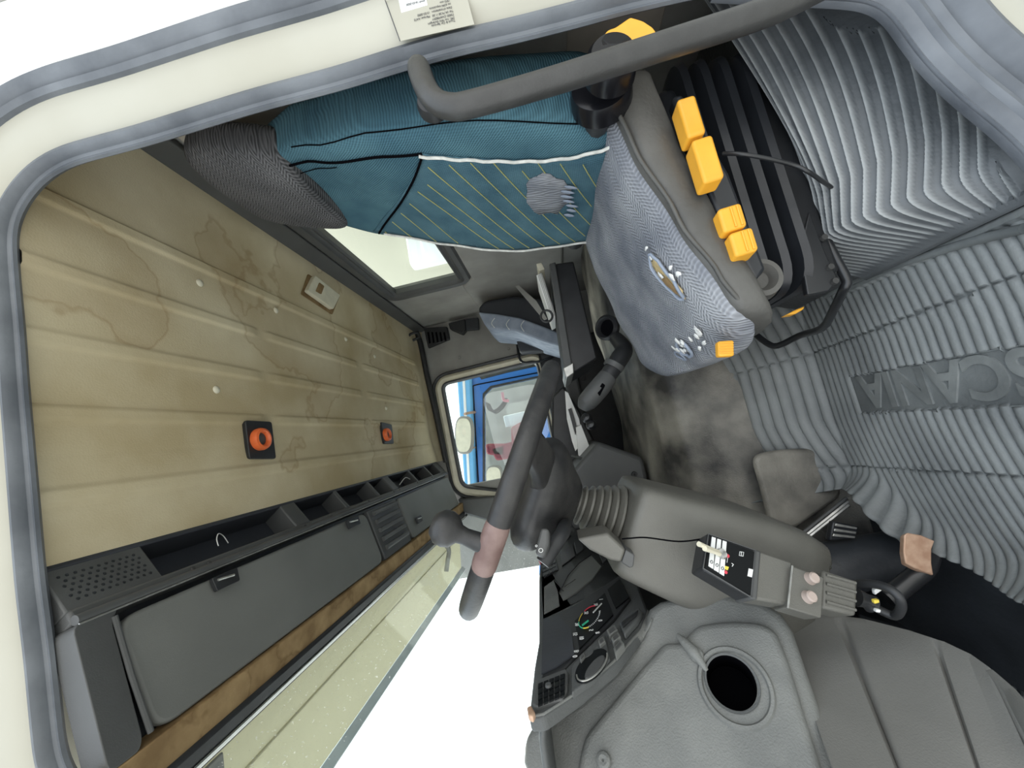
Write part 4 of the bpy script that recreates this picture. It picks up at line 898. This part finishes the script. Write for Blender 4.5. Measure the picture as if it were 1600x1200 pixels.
face2('marking', [(841, 875), (845, 873), (848, 878), (844, 881)], 'pink', .034, .002, f2, bevel=0)
for q in ([(875, 862), (895, 850), (899, 868), (878, 884)], [(897, 848), (908, 842), (912, 858), (901, 866)], [(874, 838), (886, 830), (892, 836), (878, 848)], [(936, 866), (946, 862), (950, 872), (942, 880)]): face2('switch_panel', q, 'black', .034, .006, f2)
# lower panel: leans towards the door
KP, KN = V((-.352, .70, -.10)), V((.66, -.72, .18)).normalized()
def KQ(px, py, off=0.0): r = P(px, py, Y=1.0); return r * ((KP + KN * off).dot(KN) / r.dot(KN))
LP_ = [(818, 1150), (836, 1128), (905, 1090), (960, 1042), (1000, 990), (1013, 950), (1030, 938), (1060, 930), (1128, 924), (1190, 936), (1222, 957), (1240, 985), (1262, 1050), (1290, 1130), (1312, 1215), (1330, 1300), (850, 1300), (815, 1190)]
lb_ = prism('lower_panel_base', [KQ(a, b, -.012) for a, b in LP_], KN * -.05, 'dash', db, bevel=.014, seg=4)
ed = [(826, 1122), (850, 1118), (905, 1082), (960, 1035), (1000, 985), (1012, 952)]
grid('binnacle_skirt', lambda u, v: (lambda t: (lambda i, f: (DF(lerp(ed[i][0], ed[i + 1][0], f), lerp(ed[i][1], ed[i + 1][1], f)).lerp(KQ(lerp(ed[i][0], ed[i + 1][0], f) + 6, lerp(ed[i][1], ed[i + 1][1], f) + 14, -.010), v)))(min(int(t), len(ed) - 2), t - min(int(t), len(ed) - 2)))(u * (len(ed) - 1)), 20, 4, 'dash', db, solid=.003)
IP_ = [(912, 1150), (930, 1128), (1004, 1040), (1038, 1002), (1062, 1004), (1075, 990), (1090, 975), (1140, 968), (1190, 972), (1213, 985), (1232, 1030), (1262, 1130), (1290, 1215), (1300, 1300), (905, 1300), (900, 1200)]
kpn = prism('knee_panel', rounded([KQ(a, b, .002) for a, b in IP_], .02, 4), KN * -.03, 'dash', db, bevel=.010, seg=4)
hc = KQ(1140, 1064, .004); hcc = KQ(1148, 1072, .003)
cut(kpn, hc, KN, .0335, .08); cut(lb_, hc, KN, .0340, .12)
lathe('hole_collar', hcc, KN, [(.050, -.002), (.047, .0035), (.043, .0035), (.041, -.001)], 'dash', db, 48)
lathe('hole_sleeve', KQ(1143, 1066, .003), KN, [(.0355, .001), (.035, .0025), (.0335, .002), (.0322, .0015)], 'dash2', db, 48)
lathe('round_hole', hc, KN, [(.0333, -.001), (.0325, -.012), (.0325, -.075), (0, -.076)], 'hole', db, 48)
for a, b in ((1088, 1023), (943, 1188)):
    lathe('screw', KQ(a, b, .006), KN, [(0, .001), (.002, .004), (.006, .005), (.0095, .003), (.0105, 0)], 'dash', db, 20)
tube('loose_strap', [KQ(1058, 992, .004), KQ(1070, 1004, .007), KQ(1083, 1018, .008), KQ(1095, 1034, .006), KQ(1104, 1048, .003)], [.003, .007, .009, .006, .003], 'dash', db, k=4)
# centre dash facing and console tail behind the wheel
prism('centre_console', [P(935, 690, Y=1.42), P(1005, 715, Y=1.42), P(1012, 745, Y=1.42), P(1010, 800, Y=1.42), P(900, 830, Y=1.42), P(855, 780, Y=1.42)], (0, .5, 0), 'shelf', db, bevel=.015, seg=3)
lathe('screw', P(991, 741, Y=1.415), (0, -1, 0), [(0, .001), (.004, .005), (.008, .005), (.010, 0)], 'black', db, 16)
prism('glove_shelf', [P(862, 620, Y=1.75), P(880, 602, Y=1.75), P(905, 640, Y=1.75), P(935, 700, Y=1.75), P(935, 760, Y=1.75), P(880, 760, Y=1.75), P(862, 680, Y=1.75)], (0, .6, 0), 'black', db, bevel=.01)
# ribbed kick panel by the door
kp_ = thing('kick_panel', 'grey moulded kick panel with three long grooves', 'kick panel', (-.42, .6, -.5))
KT = [(1210, 950), (1240, 955), (1290, 962), (1350, 970), (1420, 988), (1475, 1006), (1515, 1025), (1550, 1050), (1585, 1080), (1620, 1120), (1660, 1170)]
def kick(u, v):
    t = u * (len(KT) - 1); i = min(int(t), len(KT) - 2); f = t - i; a = lerp(KT[i][0], KT[i + 1][0], f); b = lerp(KT[i][1], KT[i + 1][1], f)
    p = P(a, b, X=-.40)                                # upper inner edge
    q = V((-.47 - .035 * u, .468, lerp(-.205, -.468, u)))         # towards the door
    e = V((-.54, p.y + .03, p.z - .01))
    if v < .25:
        s = v / .25; an = s * math.pi / 2; r = e.lerp(p, math.sin(an)); r.y = e.y + (p.y - e.y) * (1 - math.cos(an)) ; return r
    s = (v - .25) / .75; r = p.lerp(q, s)
    for g in (.235, .475, .70):
        d = abs(u - g - .0 * s) / .016
        if d < 1: r = r + V((-.009 * (1 - d * d) * min(1, s * 6), 0, 0))
    return r
grid('panel', kick, 220, 40, 'rib', kp_, solid=.006, soff=0)
pp('footrest_board', [(1310, 905), (1505, 880), (1620, 900), (1640, 1100), (1500, 1010), (1340, 960)], dict(X=-.60), (-.02, 0, 0), 'matdark', kp_, .004)
for i in range(7): tube('ridge', [P(1522 + i * 13, 872 + i * 2, X=-.598), P(1530 + i * 13, 960, X=-.598), P(1548 + i * 13, 1075 + i * 4, X=-.598)], .003, 'mat2', kp_, k=3, seg=6)
# ---------------------------------------------------------------- overhead shelf above the windscreen
sh = thing('overhead_shelf', 'charcoal overhead shelf with open pockets and grey flaps above the windscreen', 'shelf', (-.14, 1.4, .69))
A_ = V((-.052, 0, .803)); B_ = V((-.138, 0, .742)); sd_ = (B_ - A_).normalized(); nn_ = V((-.58, 0, .81)).normalized()
def SF(s, y, d=0.0): p = A_.lerp(B_, s) + nn_ * d; return V((p.x, y, p.z))
def sbox(name, s0, s1, y0, y1, d0, d1, m_, parent, bevel=.003):
    return mk(name, [SF(s, y, d) for s in (s0, s1) for y in (y0, y1) for d in (d0, d1)], [(0, 1, 3, 2), (4, 6, 7, 5), (0, 4, 5, 1), (2, 3, 7, 6), (0, 2, 6, 4), (1, 5, 7, 3)], m_, parent, bevel=bevel)
sbox('pocket_back', -.05, 1.35, .514, 2.42, .060, .066, 'pocket', sh, 0)
sbox('top_rail', -.02, .09, .514, 2.42, .0, .065, 'pocket', sh)
sbox('front_rail', .76, 1.0, .514, 2.42, .0, .07, 'shelf', sh, .006)
tube('lip', [V((B_.x + .004, .514, B_.z)), V((B_.x + .004, 2.40, B_.z))], .0075, 'shelf', sh, k=0, seg=14)
tube('bright_bead', [V((B_.x - .002, .514, B_.z - .007)), V((B_.x - .002, 2.38, B_.z - .007))], .0016, 'alu', sh, k=0, seg=6)
gr = sbox('speaker_grille', .06, .80, .514, .655, .002, .05, 'shelf', sh)
dots = [lathe_geo(SF(.22 + .085 * i, .53 + .0105 * j + (.005 if i % 2 else 0), .0035), -nn_, [(0, .0026), (.0022, .0025), (.0030, .0)], 6) for i in range(6) for j in range(11)]
_f = multi('grille_hole', dots, 'bellow', gr); tag(_f, 'fine perforation of the grille', kind='stuff')
for y0, y1 in ((1.015, 1.075), (1.27, 1.29), (1.50, 1.52), (1.64, 1.70), (1.93, 1.95), (2.16, 2.18), (2.33, 2.42)): sbox('divider', .05, .80, y0, y1, .0, .065, 'shelf', sh, .004)
for y in (.70, .735, 1.035, 1.16, 1.40, 1.62, 1.68, 1.90, 2.12): lathe('screw', V((B_.x + .012, y, B_.z + .003)), -nn_ + V((0, 0, -.2)), [(0, .004), (.0035, .0035), (.0045, .001)], 'bar', sh, 10)
tube('wire_loop', [SF(.60, .78, -.002), SF(.45, .785, -.004), SF(.33, .80, -.002), SF(.36, .82, .01), SF(.5, .83, .02)], .001, 'paper', sh)
tube('cord', [SF(.55, 1.78, .02), SF(.40, 1.84, .0), SF(.50, 1.90, .01)], .002, 'paper', sh)
# under-side: flaps hinge down from the lip to the windscreen board
FA = V((-.143, 0, .734)); FB = V((-.334, 0, .686)); fn_ = (FB - FA).cross(Y1).normalized()
if fn_.z > 0: fn_ = -fn_
def FP(s, y, d=0.0): p = FA.lerp(FB, s) + fn_ * d; return V((p.x, y, p.z))
prism('underside', [FP(0, .514, -.03), FP(1, .514, -.03), FP(1, 2.42, -.03), FP(0, 2.42, -.03)], -fn_ * .01, 'bellow', sh, bevel=0)
prism('end_frame', rounded([FP(-.02, .506, 0), FP(1.0, .506, 0), FP(1.0, .545, 0), FP(.93, .552, 0), FP(.06, .552, 0), FP(-.02, .565, 0)], .012, 3), -fn_ * .04, 'shelf', sh, bevel=.008, seg=3)
def flap(name, y0, y1, r, label):
    q = prism(name, rounded([FP(.06, y0, -.004), FP(.98, y0 + .012, -.004), FP(.98, y1, -.004), FP(.06, y1, -.004)], r, 6), -fn_ * .02, 'flap', sh, bevel=.006, seg=3); q['label'] = label; return q
f1 = flap('flap_door', .562, 1.345, .035, 'long grey flap nearest the driver door'); f2_ = flap('flap_door', 1.62, 2.38, .02, 'shorter grey flap at the passenger end')
multi('frame_edge', [tube_geo([FP(.03, .556, .001), FP(.5, .556, .003), FP(.94, .562, .001)], .004, 8)], 'shelf', sh)
def latch(s, y, w_, par, pale=False):
    q = prism('latch', rounded([FP(s, y - w_, .002), FP(s + .14, y - w_ * .9, .002), FP(s + .14, y + w_ * .9, .002), FP(s, y + w_, .002)], .004, 3), fn_ * .009, 'black', par, bevel=.003)
    tube('latch_edge', [FP(s + .04, y - w_ * .7, .013), FP(s + .06, y + w_ * .5, .013)], .0025, 'alu', q, k=0, seg=8)
latch(.06, .745, .030, f1); latch(.07, 1.235, .036, f1); latch(.62, 1.72, .03, f2_)
lv_ = prism('louvre_panel', [FP(.05, 1.36, -.004), FP(.98, 1.36, -.004), FP(.98, 1.605, -.004), FP(.05, 1.605, -.004)], -fn_ * .02, 'shelf', sh, bevel=.004)
for i in range(5): tube('louvre', [FP(.14 + .165 * i, 1.385, .0), FP(.14 + .165 * i, 1.585, .0)], .0085, 'shelf', lv_, k=0, seg=10)
# ---------------------------------------------------------------- things on the ceiling
def cp(px, py, dz=0.0, z=CZ): p = P(px, py, Z=z); p.z += dz; return p
hk = thing('seat_belt_socket', 'cream plastic latch socket set in the ceiling by the rear wall', 'ceiling socket', cp(498, 458))
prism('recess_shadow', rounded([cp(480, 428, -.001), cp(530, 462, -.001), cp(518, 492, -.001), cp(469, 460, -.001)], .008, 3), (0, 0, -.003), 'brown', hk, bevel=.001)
prism('body', rounded([cp(485, 432, -.003), cp(525, 463, -.003), cp(514, 485, -.003), cp(473, 456, -.003)], .01, 4), (0, 0, -.018), 'cream', hk, bevel=.005, seg=3)
prism('slot', rounded([cp(491, 443, -.021, CZ - .0), cp(499, 449, -.021), cp(494, 462, -.021), cp(485, 457, -.021)], .006, 3), (0, 0, -.001), 'brown', hk, bevel=0)
for nm, lab, ctr, q, rr in (('reading_lamp', 'nearer orange-ringed round lamp on a square black ceiling plate', (408, 686), [(377, 658), (419, 660), (426, 718), (384, 718)], .030), ('reading_lamp', 'farther orange-ringed round lamp on a black ceiling plate by the passenger side', (605, 679), [(592, 660), (609, 664), (612, 694), (597, 694)], .030)):
    l_ = thing(nm, lab, 'lamp', cp(*ctr), 'round orange ceiling lamps')
    pl_ = prism('base_plate', rounded([cp(a, b) for a, b in q], .008, 3), (0, 0, -.012), 'black', l_, bevel=.004)
    c0 = cp(*ctr, 0); s_ = ctr[0] > 500; c0 = c0 * ((CZ - .02) / CZ); c0.z = CZ - .012
    lathe('ring', c0, (0, 0, -1), [(.019, .0), (.030, .0), (.031, .010), (.028, .018), (.022, .020), (.018, .016), (.017, .008)], 'orange', l_, 32)['label'] = 'ribbed orange ring'
    lathe('lens', c0, (0, 0, -1), [(0, .012), (.012, .011), (.0185, .008)], 'shelf', l_, 24)
for i, (a, b, lab) in enumerate(((312, 442, 'headliner stud nearest the driver door'), (338, 609, 'headliner stud beside the nearer orange lamp'), (540, 530, 'headliner stud left of the socket towards the middle rib'), (585, 557, 'headliner stud close to the far rear corner'), (603, 638, 'headliner stud just behind the farther orange lamp'), (431, 485, 'headliner stud beside the cream ceiling socket'))):
    o = lathe('ceiling_stud', cp(a, b, -.0), (0, 0, -1), [(0, .006), (.006, .005), (.009, .002), (.010, 0)], 'cream', None, 16); tag(o, 'small round ' + lab, 'stud', 'studs holding the headlining')
o = tube('corner_hook', [P(636, 528, Y=2.36), P(642, 522, Y=2.34), P(652, 520, Y=2.36), P(655, 526, Y=2.4), P(645, 532, Y=2.4)], .008, 'black'); tag(o, 'dark bent hook in the far rear ceiling corner', 'hook')
# rear corner on the passenger side
o = pp('air_vent', [(664, 514), (700, 512), (704, 531), (671, 545)], dict(Y=2.49), (0, -.03, 0), 'black', None, .004); tag(o, 'black slotted air vent high in the far rear corner', 'vent')
for i in range(5): pp('slat', [(668 + i * 6.2, 519 + i * .2), (670.5 + i * 6.2, 519), (673 + i * 6.2, 536 - i), (670.5 + i * 6.2, 537 - i)], dict(Y=2.459), (0, -.004, 0), 'hole', o, 0)
bl = thing('seat_belt_reel', 'black seat belt reel and buckle on the far rear wall', 'belt reel', P(725, 510, Y=2.42))
pp('reel', [(700, 505), (726, 498), (728, 515), (722, 522), (703, 514)], dict(Y=2.42), (0, .05, 0), 'black', bl, .006)
pp('tongue', [(727, 498), (747, 496), (748, 514), (728, 516)], dict(Y=2.43), (0, .03, 0), 'matdark', bl, .004)
# ---------------------------------------------------------------- passenger seat
ps = thing('passenger_seat', 'faded blue-grey passenger seat beyond the black box', 'seat', (.55, 2.1, -.3))
def prs(name, pix, Y0, th, m_, b=.03): return mk(name, *(lambda pts: (pts + [p + V((0, th, 0)) for p in pts], [tuple(range(len(pts))), tuple(range(2 * len(pts) - 1, len(pts) - 1, -1))] + [(i, (i + 1) % len(pts), len(pts) + (i + 1) % len(pts), len(pts) + i) for i in range(len(pts))]))([P(a, b_, Y=Y0) for a, b_ in pix]), m_, ps, bevel=b, seg=4)
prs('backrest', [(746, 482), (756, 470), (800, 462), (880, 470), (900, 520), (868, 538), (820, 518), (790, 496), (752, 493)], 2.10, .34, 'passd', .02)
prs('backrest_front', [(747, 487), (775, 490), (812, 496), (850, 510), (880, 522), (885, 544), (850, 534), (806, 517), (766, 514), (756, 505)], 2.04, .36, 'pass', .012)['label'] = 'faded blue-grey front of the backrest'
for k in range(3): tube('stitch_line', [P(773 + k * 23, 497 + k * 2, Y=2.035), P(768 + k * 23, 505 + k * 2, Y=2.035), P(773 + k * 23, 512 + k * 3, Y=2.035)], .002, 'pw', ps, k=3)
pp('seat_base', [(803, 519), (870, 528), (885, 545), (812, 550)], dict(Y=2.3), (0, .1, 0), 'passd', ps, .01)
# ---------------------------------------------------------------- black storage box with papers
bx_ = thing('storage_box', 'long black box standing on the engine hump beside the seat', 'box', P(910, 500, Y=1.32))
prism('body', [P(866, 412, Y=1.28), P(896, 408, Y=1.28), P(933, 560, Y=1.28), P(893, 584, Y=1.28)], (0, .28, 0), 'black', bx_, bevel=.005)
prism('lid', [P(858, 412, Y=1.27), P(868, 409, Y=1.27), P(896, 582, Y=1.27), P(884, 590, Y=1.27)], (0, .30, 0), 'shelf', bx_, bevel=.004)['label'] = 'dark grey lid with a worn edge'
prism('lid_edge', [P(880, 575, Y=1.265), P(896, 566, Y=1.265), P(897, 583, Y=1.265), P(885, 591, Y=1.265)], (0, .30, 0), 'alu', bx_, bevel=.003)
pk = 'papers lying on the black box'
for i, (q, lab, m_) in enumerate((([(838, 430), (846, 426), (868, 494), (861, 498)], 'white paper bundle lying on the lid of the black box', 'paper'), ([(838, 412), (846, 410), (851, 420), (842, 423)], 'small cream pad at the rear end of the black box', 'cream'))):
    o = prism('paper_bundle', [P(a, b, Y=1.30) for a, b in q], (0, .16, 0), m_, None, bevel=.002); tag(o, lab, 'papers', pk)
for k in range(4): tube('sheet_edge', [P(841 + k * 2, 430 - k, Y=1.298), P(862 + k * 2, 495 - k, Y=1.298)], .0008, 'grey', bpy.data.objects['paper_bundle'], k=0, seg=5)
o = tube('clip_ring', [P(854 + 9 * math.cos(a), 494 + 9 * math.sin(a), Y=1.28) for a in [j * math.pi / 8 for j in range(16)]], .004, 'black', None, k=2, closed=True); tag(o, 'dark ring clip at the end of the paper bundle', 'clip')
o = prism('strap', [P(805, 447, Y=1.5), P(811, 446, Y=1.5), P(838, 470, Y=1.42), P(855, 498, Y=1.35), P(850, 500, Y=1.35), P(828, 474, Y=1.42)], (0, .006, 0), 'grey', None, bevel=.001); tag(o, 'grey strap end sticking up behind the papers', 'strap')
# ---------------------------------------------------------------- gear lever
gl = thing('gear_lever', 'black folding gear lever leaning over the engine hump', 'gear lever', P(950, 520, Y=1.2))
rc = P(948, 512, Y=1.20); gax = (V((0, -.75, .65))).normalized()
lathe('floor_ring', rc, gax, [(.040, -.01), (.040, .004), (.032, .012), (.027, .006), (.024, -.01)], 'black', gl, 36)
lathe('ring_hole', rc, gax, [(0, -.004), (.025, -.004)], 'hole', gl, 24)
tube('shaft', [P(962, 528, Y=1.17), P(975, 545, Y=1.13), P(968, 560, Y=1.11), P(952, 584, Y=1.10), P(940, 602, Y=1.10)], [.020, .024, .026, .024, .022], 'black', gl, k=5, seg=20)
tube('collar', [P(961, 568, Y=1.10), P(957, 575, Y=1.10)], [.029, .028], 'shelf', gl, k=0, seg=20)
tube('grip', [P(950, 588, Y=1.10), P(938, 604, Y=1.095), P(926, 618, Y=1.095), P(916, 630, Y=1.10), P(910, 640, Y=1.10)], [.026, .029, .029, .027, .012], 'shelf', gl, k=5, seg=20)
prism('thumb_switch', rounded([P(932, 612, Y=1.066), P(941, 598, Y=1.066), P(946, 602, Y=1.066), P(937, 619, Y=1.066)], .003, 3), (0, .01, 0), 'hole', gl, bevel=.001)
# ---------------------------------------------------------------- papers and oddments in the centre tray
k_ = 'loose papers in the middle tray'
for q, m_, lab, Y0 in (([(883, 611), (888, 614), (905, 655), (911, 690), (899, 705), (894, 690), (886, 655)], 'paper', 'glossy white folded sheet standing in the centre tray', 1.62), ([(900, 668), (908, 664), (922, 700), (914, 716), (904, 712)], 'paper', 'crumpled pale paper at the front of the centre tray', 1.60), ([(888, 640), (893, 638), (902, 670), (899, 680)], 'black', 'dark booklet between the sheets in the centre tray', 1.61)):
    o = prism('folded_paper', [P(a, b, Y=Y0) for a, b in q], (.004, .02, 0), m_, None, bevel=.001); tag(o, lab, 'papers', k_)
for (a, b), lab in (((917, 653), 'upper small black push button cap in the middle tray'), ((924, 664), 'lower small black push button cap in the middle tray')):
    o = lathe('button_cap', P(a, b, Y=1.56), (.3, -1, .3), [(0, .02), (.014, .018), (.020, .010), (.022, 0)], 'metalb', None, 20); tag(o, lab, 'button', 'button caps in the middle tray')
for i in range(7): 
    o = tube('console_rib', [P(893 + i * 3.5, 712 + i * 1.2, Y=1.50), P(910 + i * 2.6, 716 + i * 2, Y=1.47), P(921 + i * .6, 726 + i * 4, Y=1.46)], .003, 'shelf', bpy.data.objects['dashboard'], k=4, seg=8)
# ---------------------------------------------------------------- service sticker on the door pillar
st_ = thing('service_sticker', 'faded printed service sticker on the cream door pillar', 'sticker', P(680, 30, Y=.470))
SYp = .4765
prism('label', [P(599, -12, Y=SYp), P(626, 64, Y=SYp), P(741, 38, Y=SYp), P(728, -12, Y=SYp)], (0, .0005, 0), 'paint', st_, bevel=0)
prism('white_field', [P(620, -12, Y=SYp - .0003), P(627, 20, Y=SYp - .0003), P(668, 8, Y=SYp - .0003), P(664, -12, Y=SYp - .0003)], (0, .0003, 0), 'pw', st_, bevel=0)
xd = P(668, 42, Y=SYp) - P(710, 32, Y=SYp); yd = P(668, 42, Y=SYp) - P(666, 30, Y=SYp)
for i, (s_, a, b) in enumerate((('Truck & Car Services', 711, 30), ('290, rue F\u00e9lix Esclangon', 710, 26), ('73000 CHAMBERY', 709, 20.5), ('T\u00e9l: 04.79.28.11.30   Marque: AA73', 708, 15), ("Date d'installation:  15-03-2000", 706, 9.5), ('no 6394 impulsions', 704, 4), ('1973 mm', 703, -1.5), ('W=P 16-03-2020', 664, -1))):
    text_obj('print_line', s_, .0050, P(a, b, Y=SYp - .0008), xd, yd, 'ink', st_, .0001, 'LEFT', 0, .82)
tube('sticker_edge', [P(598, -10, Y=SYp - .0004), P(625, 64, Y=SYp - .0004)], .0006, 'ink', st_, k=0, seg=5)
# ---------------------------------------------------------------- sun visor outside the windscreen
sv = thing('sun_visor', 'long cream tinted sun visor outside along the top of the windscreen', 'sun visor', (-.55, 1.4, .7))
prism('visor_sheet', [V((-.430, -.2, .715)), V((-.430, 2.36, .715)), V((-.560, 2.36, .725)), V((-.675, 2.30, .722)), V((-.675, -.2, .722))], (0, 0, .006), 'visor', sv, bevel=0)
tube('visor_fold', [V((-.514, -.2, .716)), V((-.514, 2.35, .716))], .003, 'visor', sv, k=0, seg=6)
prism('front_lip', [V((-.672, -.2, .718)), V((-.672, 2.31, .718)), V((-.690, 2.31, .700)), V((-.690, -.2, .700))], (-.004, 0, .002), 'pale2', sv, bevel=0)
for y in (.62, 2.02):
    tube('bracket', [V((-.44, y, .708)), V((-.50, y + .02, .690)), V((-.56, y + .01, .705)), V((-.60, y, .715))], .012, 'grey', sv, k=4, seg=8)
    box('bracket_plate', (-.47, y + .05, .709), (.05, .05, .006), 'grey', sv)
# ---------------------------------------------------------------- blue truck outside the passenger window
bt_ = thing('blue_truck', 'blue truck cab parked alongside, seen through the passenger window', 'truck', (0, 3.6, -2.1))
YB = 3.5
def BP(px, py, dy=0.0): return P(px, py, Y=YB + dy)
wv = [(757, 617), (768, 606), (842, 590), (860, 640), (850, 770), (757, 772)]
# cab side built as slabs round its window
def slab(name, q, m_, dy=0, th=.06, b=.01, par=None): return prism(name, [BP(a, c, dy) for a, c in q], (0, th, 0), m_, par or bt_, bevel=b)
slab('cab_side', [(736, 588), (842, 566), (842, 590), (768, 606), (757, 617), (757, 772), (762, 800), (744, 800)], 'blue')
slab('roof_fairing', [(713, 585), (736, 586), (746, 800), (728, 800)], 'blue2', -.05, .3, .02)
slab('roof_gutter', [(722, 586), (726, 586), (737, 800), (733, 800)], 'pw', -.055, .01, .002)
slab('lower_side', [(842, 566), (900, 556), (900, 900), (842, 900)], 'blue')
slab('front_corner', [(757, 772), (850, 772), (850, 800), (760, 800)], 'blue')
tube('door_gap', [BP(739, 603, -.004), BP(745, 601, -.004), BP(842, 582, -.004)], .006, 'hole', bt_, k=0, seg=6)
tube('door_gap', [BP(739, 603, -.004), BP(742, 660, -.004), BP(750, 800, -.004)], .006, 'hole', bt_, k=0, seg=6)
slab('rear_window', [(745, 583), (835, 562), (838, 570), (752, 591)], 'glass', -.01, .01, 0)
slab('rear_window_seal', [(744, 582), (836, 560), (840, 572), (790, 583), (752, 593)], 'black', -.004, .008, .002)
slab('window_seal', [(754, 615), (766, 603), (842, 587), (842, 590), (768, 606), (757, 617), (757, 772), (754, 772)], 'black', -.012, .03, .002)
slab('side_window', wv, 'glass', .02, .006, 0)
slab('cab_interior', [(750, 600), (845, 580), (870, 640), (860, 800), (750, 800)], 'grey', .9, .04, 0)
for q in ([(798, 668), (812, 660), (840, 655), (850, 720), (800, 716)], [(765, 700), (800, 690), (800, 716), (775, 720)], [(758, 694), (790, 694), (788, 714), (760, 710)]): slab('seat', q, 'redseat', .5, .2, .02)
slab('dash_shelf', [(786, 650), (830, 640), (838, 660), (790, 668)], 'pw', .6, .1, .01)
for k in range(4): tube('cable_coil', [BP(759 + k * 2, 628 + k, .25), BP(764 + k * 3, 641 + k * 1.5, .25), BP(775 + k * 3, 640, .25), BP(785 + k * 2, 630, .25), BP(789 + k, 622, .25)], .006, 'black', bt_, k=4, seg=6)
tube('pink_tie', [BP(785, 613, .2), BP(787, 625, .2), BP(795, 626, .2)], .014, 'pink', bt_, k=3, seg=8)
def mirror(cx, cy, a, b, dy):
    q = [BP(cx + a * sgp(math.cos(t), .7), cy + b * sgp(math.sin(t), .7), dy) for t in [2 * math.pi * j / 28 for j in range(28)]]
    q2 = [BP(cx + a * .84 * sgp(math.cos(t), .7), cy + b * .88 * sgp(math.sin(t), .7), dy - .012) for t in [2 * math.pi * j / 28 for j in range(28)]]
    o = prism('mirror', q, (0, .10, 0), 'grey', bt_, bevel=.015, seg=3); prism('mirror_glass', q2, (0, .012, 0), 'cream', o, bevel=0)
    return o
mr = mirror(724, 680, 14, 30, -.30); mirror(771, 745, 13, 17, -.10)
for y_ in (647, 702): tube('mirror_arm', [BP(726, y_, -.22), BP(734, y_ - 2, -.12), BP(742, y_ - 3, 0)], .012, 'copper', mr, k=3, seg=8)
for a, b in ((718, 559), (795, 545)): lathe('lining_button', P(a, b, Y=YF - .001), (0, -1, 0), [(0, .006), (.007, .005), (.010, .001)], 'grey', bpy.data.objects['door_1'], 12)
